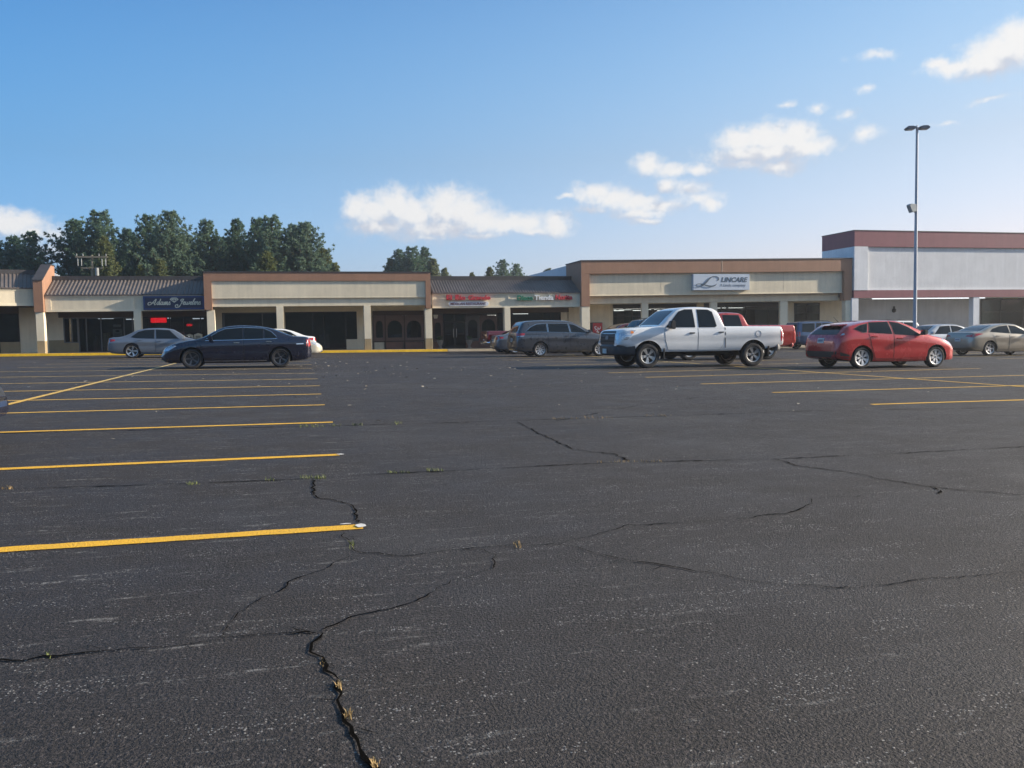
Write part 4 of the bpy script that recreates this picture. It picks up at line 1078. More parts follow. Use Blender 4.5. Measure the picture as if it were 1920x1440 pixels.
# ------------------------------------------------------------------ vehicles
def pchip(pts):
    x = np.array([p[0] for p in pts], float); y = np.array([p[1] for p in pts], float); h = np.diff(x); d = np.diff(y) / h
    m_ = np.zeros(len(x)); m_[0], m_[-1] = d[0], d[-1]
    for i in range(1, len(x) - 1):
        if d[i - 1] * d[i] > 0:
            a, b = 2 * h[i] + h[i - 1], h[i] + 2 * h[i - 1]; m_[i] = (a + b) / (a / d[i - 1] + b / d[i])

    def f(q):
        q = min(max(q, x[0]), x[-1]); i = min(max(int(np.searchsorted(x, q) - 1), 0), len(h) - 1); t = (q - x[i]) / h[i]
        return ((2 * t ** 3 - 3 * t * t + 1) * y[i] + (t ** 3 - 2 * t * t + t) * h[i] * m_[i] + (-2 * t ** 3 + 3 * t * t) * y[i + 1] + (t ** 3 - t * t) * h[i] * m_[i + 1])
    return f


def loft_body(sp):
    top, belt, bot, hw = (pchip(sp[k]) for k in ('top', 'belt', 'bot', 'hw'))
    xR, xF = sp['top'][0][0], sp['top'][-1][0]; L = xF - xR
    xs = set(round(xR + L * (.5 - .5 * math.cos(math.pi * i / 60)), 4) for i in range(61)) | set(round(xR + L * i / 70, 4) for i in range(71)) | set(p[0] for p in sp['top'])
    xs = sorted(xs); xs = [x for i, x in enumerate(xs) if i == 0 or x - xs[i - 1] > .004 or x == xs[-1]]
    tum = sp.get('tum', .30); rings = []
    for x in xs:
        zb, zt, w = bot(x), top(x), hw(x); zs = min(belt(x), zt - .03); zs = max(zs, zb + .1); g = max(zt - zs, .03); er = min(.075, .45 * g)
        y6 = w * .955; yr = y6 - tum * max(0, g - .06) - .02; yr = max(yr, .3)
        hh = zs - zb; cr = sp.get('crease', .72)
        half = [(0, zb), (w * .78, zb), (w * .94, zb + .03), (w * .975, zb + .12 * hh + .02), (w * .992, zb + .35 * hh), (w * .985, zb + .55 * hh), (w * 1.0, zb + cr * hh), (w * .99, zb + .88 * hh), (y6, zs),
                (y6 + (yr - y6) * .33 + .012 * min(1, g / .3), zs + (g - er) * .33), (y6 + (yr - y6) * .68 + .012 * min(1, g / .3), zs + (g - er) * .68), (yr, zt - er), (yr - .035, zt - er * .45), (yr * .86, zt - er * .16), (yr * .5, zt - er * .03), (0, zt)]
        rings.append([(x, y, z) for y, z in half])
    K = len(rings[0]); n = 2 * K - 2; vs = []
    for r in rings:
        vs += r + [(p[0], -p[1], p[2]) for p in r[-2:0:-1]]
    fs = [(i * n + k, i * n + (k + 1) % n, (i + 1) * n + (k + 1) % n, (i + 1) * n + k) for i in range(len(rings) - 1) for k in range(n)]
    fs += [list(range(n))[::-1], [(len(rings) - 1) * n + k for k in range(n)]]
    bm = bmesh.new(); bv = [bm.verts.new(v) for v in vs]
    for f in fs: bm.faces.new([bv[i] for i in f])
    bmesh.ops.recalc_face_normals(bm, faces=bm.faces)
    return bm


def cyl_bm(bm, x, y0, y1, z, r, mi=1, n=40):
    a = [bm.verts.new((x + r * math.cos(2 * math.pi * k / n), y0, z + r * math.sin(2 * math.pi * k / n))) for k in range(n)]
    b = [bm.verts.new((x + r * math.cos(2 * math.pi * k / n), y1, z + r * math.sin(2 * math.pi * k / n))) for k in range(n)]
    for k in range(n):
        bm.faces.new((a[k], a[(k + 1) % n], b[(k + 1) % n], b[k])).material_index = mi
    bm.faces.new(a[::-1]).material_index = mi; bm.faces.new(b).material_index = mi


def boolean(bm, cut, mats):
    me = bpy.data.meshes.new('body'); bm.to_mesh(me); cm = bpy.data.meshes.new('cut')
    bmesh.ops.recalc_face_normals(cut, faces=cut.faces); cut.to_mesh(cm)
    for q in mats: me.materials.append(q); cm.materials.append(q)
    o = bpy.data.objects.new('body', me); c = bpy.data.objects.new('cut', cm); C.objects.link(o); C.objects.link(c)
    md = o.modifiers.new('b', 'BOOLEAN'); md.object = c; md.operation = 'DIFFERENCE'; md.solver = 'EXACT'
    bpy.context.view_layer.update()
    out = bpy.data.meshes.new_from_object(o.evaluated_get(bpy.context.evaluated_depsgraph_get()))
    bpy.data.objects.remove(o); bpy.data.objects.remove(c); bpy.data.meshes.remove(me); bpy.data.meshes.remove(cm)
    return out


MODES = {'L': (Vector((0, -1, 0)), lambda a, b: Vector((a, 6, b))), 'R': (Vector((0, 1, 0)), lambda a, b: Vector((a, -6, b))),
         'F': (Vector((-1, 0, 0)), lambda a, b: Vector((8, a, b))), 'B': (Vector((1, 0, 0)), lambda a, b: Vector((-8, a, b))), 'T': (Vector((0, 0, -1)), lambda a, b: Vector((a, b, 6)))}


class Patch:
    """pieces of skin laid on a body: polygons drawn in a view, projected on the surface, with a rim that goes into it"""
    def __init__(self, bvh): self.b = bvh; self.bm = bmesh.new()

    def add(self, mode, poly, off=.005, mi=0, step=.1, skirt=.014):
        d, org = MODES[mode]
        t = bmesh.new(); t.faces.new([t.verts.new((a, b, 0)) for a, b in poly])
        for ax in (0, 1):
            lo = min(p[ax] for p in poly); hi = max(p[ax] for p in poly); q = lo + step
            while q < hi - .01:
                co = (q, 0, 0) if ax == 0 else (0, q, 0); no = (1, 0, 0) if ax == 0 else (0, 1, 0)
                bmesh.ops.bisect_plane(t, geom=t.verts[:] + t.edges[:] + t.faces[:], plane_co=co, plane_no=no, dist=1e-5); q += step
        t.verts.ensure_lookup_table(); mp = {}; inn = {}
        for v in t.verts:
            o = org(v.co.x, v.co.y); hit, nn, _, _ = self.b.ray_cast(o, d)
            if hit is None:
                hit, nn, _, _ = self.b.find_nearest(o + d * (6 if mode in 'LR' else 8) * .86)
            if nn.dot(d) > 0: nn = -nn
            mp[v] = self.bm.verts.new(hit + nn * off); inn[v] = hit - nn * (skirt - off)
        iv = {}
        for f in t.faces:
            try: self.bm.faces.new([mp[v] for v in f.verts]).material_index = mi
            except ValueError: pass
        for e in t.edges:
            if len(e.link_faces) == 1:
                a, b = e.verts
                for v in (a, b):
                    if v not in iv: iv[v] = self.bm.verts.new(inn[v])
                try: self.bm.faces.new((mp[a], mp[b], iv[b], iv[a])).material_index = mi
                except ValueError: pass
        t.free(); return self

    def strip(self, mode, pts, w, off=.006, mi=0):
        for a, b in zip(pts[:-1], pts[1:]):
            a, b = np.array(a, float), np.array(b, float); t = (b - a) / np.linalg.norm(b - a); nn = np.array((-t[1], t[0])) * w / 2
            self.add(mode, [tuple(a - nn), tuple(b - nn), tuple(b + nn), tuple(a + nn)], off, mi, .15)
        return self

    def build(self, name, mats, parent, smooth=True):
        bmesh.ops.recalc_face_normals(self.bm, faces=self.bm.faces)
        me = bpy.data.meshes.new(name); self.bm.to_mesh(me); self.bm.free()
        mats = mats if isinstance(mats, (list, tuple)) else [mats]
        for q in mats: me.materials.append(q)
        me.polygons.foreach_set('use_smooth', [smooth] * len(me.polygons))
        if smooth: me.set_sharp_from_angle(angle=math.radians(38))
        return link(name, me, parent)


def lathe(mb, prof, n=36, mi=0):
    """prof: (radius, y); turned about the y axis, closed profile"""
    k = len(prof); vs = [(r * math.cos(2 * math.pi * i / n), y, r * math.sin(2 * math.pi * i / n)) for i in range(n) for r, y in prof]
    fs = [(i * k + j, i * k + (j + 1) % k, ((i + 1) % n) * k + (j + 1) % k, ((i + 1) % n) * k + j) for i in range(n) for j in range(k)]
    mb.add(vs, fs, mi)


def wheel_meshes(R, tw, rr, style, mat):
    h = tw / 2; mb = MB()
    lathe(mb, [(rr - .01, -h + .02), (rr + .02, -h + .005), (R - .04, -h), (R - .012, -h + .018), (R, -h + .045), (R, h - .045), (R - .012, h - .018), (R - .04, h), (rr + .02, h - .005), (rr - .01, h - .02)])
    ty = mb.build('tyre', M_RUB, smooth=True, ang=50); tm = ty.data; bpy.data.objects.remove(ty)
    mb = MB()
    lathe(mb, [(rr, h - .014), (rr - .004, h - .006), (rr - .022, h - .012), (rr - .03, h - .05), (rr - .03, -h + .03), (rr, -h + .03)], 36, 0)
    lathe(mb, [(0.001, h - .075), (rr - .031, h - .075), (rr - .031, h - .085), (.001, h - .085)], 24, 1)
    ns, twin, wi, wo = style; yo = h - .018
    for k in range(ns):
        for s in ((-1, 1) if twin else (0,)):
            a = 2 * math.pi * (k + .25) / ns
            for r0, r1, a0, a1, w0, w1 in ((rr * .16, rr * .58, s * .02, s * twin * .7, wi, (wi + wo) / 2), (rr * .58, rr - .012, s * twin * .7, s * twin, (wi + wo) / 2, wo)):
                pts = []
                for r, da, w in ((r0, a0, w0), (r1, a1, w1)):
                    t = np.array((math.cos(a + da), math.sin(a + da))); nn = np.array((-t[1], t[0]))
                    pts.append((t * r - nn * w / 2, t * r + nn * w / 2))
                (p0, p1), (p2, p3) = pts; q = [p0, p2, p3, p1]
                d0 = yo - .012
                mb.hexa([(p[0], d0 - .03, p[1]) for p in q], [(p[0], yo if i in (1, 2) else yo - .01, p[1]) for i, p in enumerate(q)], 0)
    lathe(mb, [(.001, yo + .002), (rr * .17, yo - .004), (rr * .2, yo - .02), (rr * .2, yo - .06), (.001, yo - .06)], 18, 0)
    lathe(mb, [(.001, yo + .006), (rr * .1, yo + .004), (rr * .1, yo - .004), (.001, yo - .004)], 14, 1)
    ri = mb.build('rim', [mat, M_TRIM], smooth=True, ang=30); rm = ri.data; bpy.data.objects.remove(ri)
    return tm, rm


def bumper(name, mats, parent, x, hwid, z0, z1, wrap, sgn, depth=.1, rnd=.03, mi=0):
    """wrap-round bumper; sgn +1 front, -1 rear"""
    n = 22; path = []
    for i in range(n + 1):
        t = -1 + 2 * i / n; a = abs(t) ** 3.2
        path.append((x - sgn * wrap * a, hwid * math.copysign(1 - (1 - abs(t)) ** 1.35, t)))
    sec = [(0, z0 + rnd), (-rnd, z0), (-depth, z0 + .01), (-depth, z1 - .005), (-rnd, z1), (0, z1 - rnd), (.012, (z0 + z1) / 2)]
    vs = []; k = len(sec)
    for i, (px, py) in enumerate(path):
        a = np.array(path[min(i + 1, n)]) - np.array(path[max(i - 1, 0)]); a = a / np.linalg.norm(a); nn = np.array((a[1], -a[0]))
        if nn[0] * sgn < 0: nn = -nn
        for o, z in sec: vs.append((px + nn[0] * o, py + nn[1] * o, z))
    fs = [(i * k + j, i * k + (j + 1) % k, (i + 1) * k + (j + 1) % k, (i + 1) * k + j) for i in range(n) for j in range(k)] + [list(range(k))[::-1], [n * k + j for j in range(k)]]
    return MB().add(vs, fs).build(name, mats, parent, smooth=True)


def grow(poly, d):
    cx = sum(p[0] for p in poly) / len(poly); cz = sum(p[1] for p in poly) / len(poly); out = []
    for x, z in poly:
        l = math.hypot(x - cx, z - cz); out.append((x + (x - cx) / l * d, z + (z - cz) / l * d))
    return out


def mirror_light(P, spec, mi=0, side=1):
    for mode, poly in spec:
        if mode == 'S': P.add('L' if side > 0 else 'R', poly, .006, mi, .08)
        else: P.add(mode, [(a * side, b) for a, b in poly], .006, mi, .08)


def vehicle(name, label, sp, at, facing, cat='car', group='vehicles parked in the lot'):
    """at = (u, w) of the body centre on the lot; facing = +1 towards +x, -1 towards -x"""
    u, w = at; root = bpy.data.objects.new(name, None); C.objects.link(root); tag(root, label, cat, group)
    z = GN; x = (Vector((facing, 0, 0)) - z * z.x * facing).normalized(); y = z.cross(x)
    mt = Matrix.Identity(4)
    for i in range(3): mt[i][0], mt[i][1], mt[i][2] = x[i], y[i], z[i]
    mt.translation = Vector((u, w, gz(u, w))); root.matrix_world = mt
    pm = sp['paint']; R, tw = sp['R'], sp.get('tw', .22); rr = sp.get('rr', R * .68)
    aF, aR = sp['axF'], sp['axR']; hw = pchip(sp['hw'])
    bm = loft_body(sp); bvh = BVHTree.FromBMesh(bm); cut = bmesh.new(); ar = sp.get('arch', .055)
    for ax in (aF, aR):
        W2 = hw(ax); yi = W2 - .40
        for s in (1, -1): cyl_bm(cut, ax, s * yi, s * (W2 + .2), R * .97 + .01, R + ar)
    if sp.get('bed'):
        b = sp['bed']; vs = [cut.verts.new(v) for v in [(a, y_, c) for c in (b[2], 3) for y_ in (-b[3], b[3]) for a in (b[0], b[1])]]
        for q in ((0, 2, 3, 1), (4, 5, 7, 6), (0, 1, 5, 4), (2, 6, 7, 3), (0, 4, 6, 2), (1, 3, 7, 5)): cut.faces.new([vs[i] for i in q]).material_index = 1
    me = boolean(bm, cut, [pm, M_UNDER]); bm.free(); cut.free(); me.name = 'body'
    me.polygons.foreach_set('use_smooth', [True] * len(me.polygons)); me.set_sharp_from_angle(angle=math.radians(32))
    body = bpy.data.objects.new('body', me); C.objects.link(body); body.parent = root
    # wheels
    tm, rm = wheel_meshes(R, tw, rr, sp.get('spokes', (5, .12, .05, .06)), sp.get('rim', M_ALLOY))
    for ax in (aF, aR):
        for s in (1, -1):
            wh = bpy.data.objects.new('wheel', tm); C.objects.link(wh); wh.parent = root; wh.location = (ax, s * (hw(ax) - tw / 2 - .03), R)
            wh.rotation_euler = (0, .4 * ax + s, 0 if s > 0 else math.pi)
            ri = bpy.data.objects.new('rim', rm); C.objects.link(ri); ri.parent = wh
    # doors with their handles
    for pd in sp.get('doors', ()):
        for m_, s in (('L', 1), ('R', -1)):
            d = Patch(bvh).add(m_, grow(pd['poly'], .008), .005, 1, .08).add(m_, pd['poly'], .008, 0, .08).build('door', [pm, M_TRIM], root)
            hx, hz = pd['handle']
            hit, nn, _, _ = bvh.ray_cast(Vector((hx, 6 * s, hz)), Vector((0, -s, 0)))
            if hit: MB().box(hx - .10, hx + .10, min(hit.y, hit.y + s * .045), max(hit.y, hit.y + s * .045), hz - .017, hz + .017).build('handle', sp.get('handle', pm), d, bevel=.012)
    # glass
    for poly in sp['windows']:
        for m_ in 'LR': Patch(bvh).add(m_, grow(poly, .016), .010, 1, .08).add(m_, poly, .013, 0, .08).build('window', [sp.get('glass', M_CARGLASS), sp.get('wtrim', M_TRIM)], root)
    for nm in ('windshield', 'rear_window'):
        if nm in sp:
            mode, poly = sp[nm]; Patch(bvh).add(mode, poly, .006, 0, .1).build(nm, M_CARGLASS, root)
    for nm, mats in (('headlight', [M_LAMP, M_AMBER]), ('taillight', [M_RED, M_LAMP])):
        for s in (1, -1):
            if nm in sp:
                P = Patch(bvh); mirror_light(P, sp[nm], 0, s)
                if nm + '_b' in sp: mirror_light(P, sp[nm + '_b'], 1, s)
                P.build(nm, mats, root)
    if 'grille' in sp:
        P = Patch(bvh).add('F', sp['grille'], .005, 0, .1)
        lo = min(p[1] for p in sp['grille']); hi = max(p[1] for p in sp['grille']); ww = max(p[0] for p in sp['grille'])
        for k in range(1, sp.get('bars', 4)):
            zz = lo + (hi - lo) * k / sp.get('bars', 4); P.strip('F', [(-ww * .9, zz), (ww * .9, zz)], .022, .016, 1)
        P.build('grille', [M_TRIM, sp.get('barmat', M_TRIM)], root)
    for nm, mode in (('lower_trim', None),):
        if nm in sp:
            P = Patch(bvh)
            for mode, poly in sp[nm]: P.add(mode, poly, .004, 0, .1)
            P.build('bumper_trim', M_TRIM, root)
    if 'accent' in sp:
        P = Patch(bvh)
        for mode, pts, wd in sp['accent']: P.strip(mode, pts, wd, .014)
        P.build('trim_strip', sp.get('accentmat', M_CHROME), root)
    if 'plate' in sp:
        mode, zc = sp['plate']; pl = Patch(bvh).add(mode, [(-.155, zc - .075), (.155, zc - .075), (.155, zc + .075), (-.155, zc + .075)], .012, 0, .2).build('licence_plate', M_PLATE, root)
        P = Patch(bvh)
        for k in range(6): P.add(mode, [(-.115 + k * .042, zc - .03), (-.09 + k * .042, zc - .03), (-.09 + k * .042, zc + .035), (-.115 + k * .042, zc + .035)], .0135, 0, .2)
        P.build('plate_mark', principled('plate_ink', (.08, .1, .16), .6), pl)
    # door mirrors
    mx, mz = sp['mirror']
    for s in (1, -1):
        yb = hw(mx) * .93
        q = MB(); pr = [(-.02, 0), (.09, .02), (.13, .08), (.10, .15), (-.02, .17)] if not sp.get('bigmirror') else [(-.03, -.02), (.10, 0), (.14, .1), (.11, .24), (-.03, .26)]
        wd = .2 if not sp.get('bigmirror') else .24
        q.prism([(mx + a, s * (yb + .05), mz + b) for a, b in pr], (0, s * wd, 0)).box(mx - .0, mx + .06, min(s * (yb - .08), s * (yb + .052)), max(s * (yb - .08), s * (yb + .052)), mz + .01, mz + .05)
        mo = q.build('side_mirror', sp.get('mirmat', pm), root, bevel=.02)
        MB().box(mx - .026 - (.01 if sp.get('bigmirror') else 0), mx - .021, min(s * (yb + .075), s * (yb + wd + .02)), max(s * (yb + .075), s * (yb + wd + .02)), mz + .025, mz + .145).build('mirror_glass', M_CHROME, mo)
    for b in sp.get('bumpers', ()): bumper(b['name'], b['mat'], root, *b['a'])
    if sp.get('extra'): sp['extra'](root, bvh, pm, body)
    return root


def rack(root, bvh, pm, body):
    for s in (1, -1):
        pts = []
        for x in (-1.5, -1.3, -.6, .1, .35):
            h = bvh.ray_cast(Vector((x, s * .52, 5)), Vector((0, 0, -1)))[0]
            pts.append((x, s * .52, (h.z if h else 1.7) + (.005 if x in (-1.5, .35) else .05)))
        MB().tube(pts, .018, 8).build('roof_rail', M_TRIM, root, smooth=True)
    for x in (-1.0, -.2):
        h = bvh.ray_cast(Vector((x, 0, 5)), Vector((0, 0, -1)))[0]
        MB().tube([(x, -.54, h.z + .05), (x, 0, h.z + .075), (x, .54, h.z + .05)], .015, 8).build('roof_bar', M_TRIM, root, smooth=True)


def wide(W2, xR, xF, nose=.35, tail=.3, fn=.62, rn=.72):
    return [(xR, W2 * rn), (xR + .04, W2 * (rn + .12)), (xR + tail * .5, W2 * .95), (xR + tail + .25, W2 * .985), (0, W2), (xF - nose - .5, W2 * .985), (xF - nose, W2 * .95), (xF - nose * .45, W2 * .86), (xF - .05, W2 * (fn + .08)), (xF, W2 * fn)]


def sedan(L, W, H, wb, fo, R, pm, **kw):
    xF, xR = L / 2, -L / 2; aF = xF - fo; aR = aF - wb; cow = aF - .30; rf = cow - .72; rr_ = aR + .30; bl = aR - .42
    sp = dict(paint=pm, R=R, axF=aF, axR=aR, mirror=(cow - .22, .93),
              top=[(xR, .62), (xR + .03, .86), (xR + .09, 1.0), (bl - .1, 1.07), (bl + .25, 1.2), (rr_, H - .09), (rr_ + .5, H - .01), ((rr_ + .5 + rf) / 2, H), (rf, H - .07), (rf + .35, H - .25), (cow, 1.0), (cow + .15, .97), (aF + .1, .90), (xF - .45, .80), (xF - .15, .68), (xF - .03, .56), (xF, .48)],
              belt=[(xR, .6), (xR + .15, .9), (aR, .98), (0, .94), (cow, .90), (aF + .2, .82), (xF - .2, .62), (xF, .42)],
              bot=[(xR, .36), (xR + .25, .24), (aR, .19), (0, .17), (aF, .18), (xF - .25, .2), (xF, .27)],
              hw=wide(W / 2, xR, xF),
              windows=[[(cow - .42, .96), (rf - .14, H - .13), ((rr_ + rf) / 2 + .03, H - .09), ((rr_ + rf) / 2 + .06, .97)], [((rr_ + rf) / 2 - .05, .97), ((rr_ + rf) / 2 - .05, H - .09), (rr_ + .3, H - .12), (rr_ + .02, H - .2), (aR - .02, 1.05), (aR + .2, 1.0)]],
              windshield=('T', [(cow - .06, -.62), (cow - .06, .62), (rf + .08, .5), (rf + .08, -.5)]), rear_window=('T', [(bl, -.58), (rr_ - .05, -.48), (rr_ - .05, .48), (bl, .58)]),
              headlight=[('S', [(xF - .55, .72), (xF - .5, .78), (xF - .22, .70), (xF - .16, .58), (xF - .3, .58)]), ('F', [(.42, .56), (.7, .6), (.72, .72), (.5, .68)])],
              taillight=[('S', [(xR + .02, .78), (xR + .38, .86), (xR + .4, .93), (xR + .06, .96)]), ('B', [(.45, .76), (.8, .78), (.78, .93), (.45, .92)])],
              grille=[(-.4, .42), (.4, .42), (.45, .58), (-.45, .58)], plate=('B', .72),
              doors=[dict(poly=[(cow - .05, .88), (cow - .12, .34), ((rr_ + rf) / 2 + .02, .3), ((rr_ + rf) / 2 + .04, .92)], handle=((rr_ + rf) / 2 + .2, .84)),
                     dict(poly=[((rr_ + rf) / 2 - .0, .92), ((rr_ + rf) / 2 - .02, .3), (aR + .42, .3), (aR + .3, .62), (aR + .12, .94)], handle=(aR + .36, .88))])
    sp.update(kw); return sp


def suv(L, W, H, wb, fo, R, pm, hood=1.05, **kw):
    xF, xR = L / 2, -L / 2; aF = xF - fo; aR = aF - wb; cow = aF - .42; rf = cow - .5
    m1 = (xR + rf) / 2 + .45
    sp = dict(paint=pm, R=R, axF=aF, axR=aR, mirror=(cow - .15, 1.1), tum=.2,
              top=[(xR, .9), (xR + .02, 1.1), (xR + .1, H - .25), (xR + .18, H - .06), (xR + .45, H - .01), (0, H), (rf, H - .05), (rf + .12, H - .16), (cow, hood + .07), (cow + .1, hood + .03), (aF + .3, hood - .02), (xF - .18, hood - .1), (xF - .05, hood - .25), (xF, .7)],
              belt=[(xR, .85), (xR + .15, 1.05), (0, 1.03), (cow, 1.0), (xF - .2, .85), (xF, .6)],
              bot=[(xR, .45), (xR + .3, .33), (aR, .28), (0, .27), (aF, .28), (xF - .25, .33), (xF, .42)],
              hw=wide(W / 2, xR, xF, .25, .16, .74, .84),
              windows=[[(cow - .28, 1.08), (rf - .02, H - .14), (m1 + .05, H - .12), (m1 + .05, 1.08)], [(m1 - .05, 1.08), (m1 - .05, H - .12), (aR + .45, H - .12), (aR + .35, 1.08)], [(aR + .22, 1.09), (aR + .3, H - .13), (xR + .38, H - .15), (xR + .3, 1.12)]],
              windshield=('T', [(cow - .04, -.64), (cow - .04, .64), (rf + .05, .54), (rf + .05, -.54)]), rear_window=('B', [(-.55, 1.12), (.55, 1.12), (.5, H - .2), (-.5, H - .2)]),
              headlight=[('F', [(.5, .72), (.78, .74), (.78, .88), (.5, .86)]), ('S', [(xF - .3, .74), (xF - .28, .86), (xF - .1, .84), (xF - .1, .74)])],
              taillight=[('B', [(.68, .82), (.84, .82), (.82, 1.12), (.68, 1.12)]), ('S', [(xR + .0, .82), (xR + .14, .82), (xR + .16, 1.12), (xR + .02, 1.12)])],
              grille=[(-.42, .66), (.42, .66), (.45, .86), (-.45, .86)], plate=('B', .8),
              lower_trim=[('B', [(-.8, .46), (.8, .46), (.8, .62), (-.8, .62)])],
              doors=[dict(poly=[(cow - .02, 1.0), (cow - .1, .42), (m1 + .0, .4), (m1 + .02, 1.03)], handle=(m1 + .18, .95)), dict(poly=[(m1 - .02, 1.03), (m1 - .04, .4), (aR + .5, .4), (aR + .32, 1.04)], handle=(aR + .5, .97))], extra=rack)
    sp.update(kw); return sp


P_WHITE = paint('white_car_paint', (.70, .71, .72), 0.0, .25); P_NAVY = paint('navy_car_paint', (.009, .011, .028), .3, .25); P_STEEL = paint('blue_grey_car_paint', (.15, .175, .215), .45, .3)
P_CHAR = paint('charcoal_car_paint', (.058, .064, .078), .4, .28); P_RED = paint('red_car_paint', (.44, .02, .023), .15, .26); P_CHAMP = paint('champagne_car_paint', (.30, .265, .215), .55, .3)
P_SILVER = paint('silver_car_paint', (.48, .49, .51), .6, .3); P_DRED = paint('dark_red_car_paint', (.14, .014, .02), .4, .28); P_BLUE = paint('blue_car_paint', (.016, .05, .125), .35, .3)
P_RRED = paint('flame_red_paint', (.33, .022, .02), .1, .28); P_CREAM = paint('cream_car_paint', (.62, .57, .46), .1, .28); P_GREY = paint('grey_blue_sedan_paint', (.15, .165, .19), .55, .3); P_SLATE = paint('dark_slate_paint', (.035, .045, .06), .5, .3)


# ---- white crew pickup
def tundra_extra(root, bvh, pm, body):
    P = Patch(bvh)
    for s in (1, -1):
        m_ = 'L' if s > 0 else 'R'; P.strip(m_, [(-.765, 1.27), (-.765, .62)], .022, .006)
    P.build('bed_gap', M_TRIM, root)
    P = Patch(bvh)
    for s in 'LR':
        pts = [(-1.95 + .1 * math.cos(6.2832 * k / 16), 1.06 + .1 * math.sin(6.2832 * k / 16)) for k in range(17)]
        P.strip(s, pts, .014, .007)
    P.build('fuel_door', principled('seam_grey', (.3, .3, .31), .5), root)
    P = Patch(bvh).add('F', [(-.1, .90), (.1, .90), (.13, .96), (.1, 1.02), (-.1, 1.02), (-.13, .96)], .03, 0, .2); P.build('emblem', principled('emblem_grey', (.2, .21, .22), .4, .5), root)
    bumper('front_bumper', principled('dark_bumper', (.016, .018, .024), .45), root, 2.99, 1.0, .40, .74, .62, 1, .2, .05)
    bumper('rear_bumper', worn('grey_bumper', (.12, .12, .125), .4, .1, 3), root, -2.98, .97, .50, .76, .3, -1, .18, .05)
    MB().box(-3.02, -2.975, -.55, .55, .56, .66).build('bumper_step', M_CHROME, root, bevel=.015)
    f = MB().box(2.985, 3.005, -.16, .16, .46, .61).build('licence_plate', M_PLATE, root); f.location = (.008, 0, 0)
    for s in (1, -1): MB().box(1.36, 1.40, s * .88 - .12, s * .88 + .12, .28, .62).build('mud_flap', M_TRIM, root); 
    for s in (1, -1): MB().box(-2.36, -2.32, s * .86 - .12, s * .86 + .12, .30, .66).build('mud_flap', M_TRIM, root)
    MB().box(-2.2, 2.2, -.5, .5, .36, .56).build('chassis', M_UNDER, root)


TUNDRA = dict(paint=P_WHITE, R=.39, tw=.27, rr=.25, arch=.095, axF=1.915, axR=-1.785, mirror=(1.12, 1.24), bigmirror=True, mirmat=M_TRIM, tum=.26, handle=M_TRIM, crease=.6,
    spokes=(5, .16, .05, .055), rim=principled('pickup_rim', (.42, .43, .44), .35, .8),
    top=[(-2.905, 1.15), (-2.89, 1.27), (-2.83, 1.31), (-.80, 1.31), (-.76, 1.33), (-.72, 1.46), (-.56, 1.82), (-.40, 1.905), (.15, 1.94), (.58, 1.92), (.82, 1.86), (1.12, 1.66), (1.52, 1.345), (1.62, 1.315), (2.2, 1.285), (2.6, 1.245), (2.80, 1.19), (2.875, 1.08), (2.905, .9)],
    belt=[(-2.905, 1.1), (-2.8, 1.255), (-.8, 1.265), (0, 1.25), (1.45, 1.22), (2.2, 1.18), (2.7, 1.10), (2.905, .82)],
    bot=[(-2.905, .68), (-2.5, .58), (-1.2, .50), (1.2, .48), (2.3, .56), (2.75, .68), (2.905, .70)],
    hw=[(-2.905, .95), (-2.86, .975), (-2, 1.0), (0, .99), (1.5, 1.0), (2.4, 1.0), (2.66, .98), (2.80, .94), (2.87, .88), (2.905, .84)],
    bed=(-2.83, -.86, .8, .82),
    windows=[[(1.30, 1.285), (1.16, 1.41), (.80, 1.77), (.60, 1.835), (.33, 1.845), (.30, 1.285)], [(.15, 1.285), (.15, 1.84), (-.22, 1.83), (-.36, 1.76), (-.46, 1.33), (-.42, 1.29)]],
    windshield=('T', [(1.47, -.72), (1.47, .72), (.90, .60), (.90, -.60)]),
    headlight=[('S', [(2.33, 1.19), (2.45, 1.20), (2.80, 1.12), (2.80, .88), (2.62, .90)]), ('F', [(.62, .88), (.84, .88), (.84, 1.1), (.62, 1.12)])],
    headlight_b=[('S', [(2.36, 1.165), (2.50, 1.17), (2.52, 1.09), (2.44, 1.09)])],
    taillight=[('S', [(-2.9, .80), (-2.80, .84), (-2.78, 1.2), (-2.89, 1.22)]), ('B', [(.80, .82), (.93, .82), (.93, 1.22), (.80, 1.22)])],
    taillight_b=[('S', [(-2.895, .98), (-2.795, .99), (-2.79, 1.07), (-2.895, 1.08)])],
    grille=[(-.6, .74), (.6, .74), (.64, 1.1), (.55, 1.175), (-.55, 1.175), (-.64, 1.1)], bars=4, barmat=principled('grille_bar', (.018, .02, .026), .65, .0, spec=.2),
    doors=[dict(poly=[(1.36, 1.21), (1.34, .90), (1.24, .58), (.22, .56), (.22, 1.235)], handle=(.42, 1.1)), dict(poly=[(.19, 1.235), (.19, .56), (-.58, .56), (-.70, .76), (-.73, 1.24)], handle=(-.60, 1.12))],
    lower_trim=[('L', [(1.22, .53), (-1.25, .55), (-1.25, .485), (1.22, .475)]), ('R', [(1.22, .53), (-1.25, .55), (-1.25, .485), (1.22, .475)])],
    extra=tundra_extra)
TRUCK_U, TRUCK_W = 12.72, 25.05
vehicle('pickup_truck', 'white extended cab pickup with black bumper, nearest truck in the lot', TUNDRA, (TRUCK_U, TRUCK_W), -1, 'pickup truck')

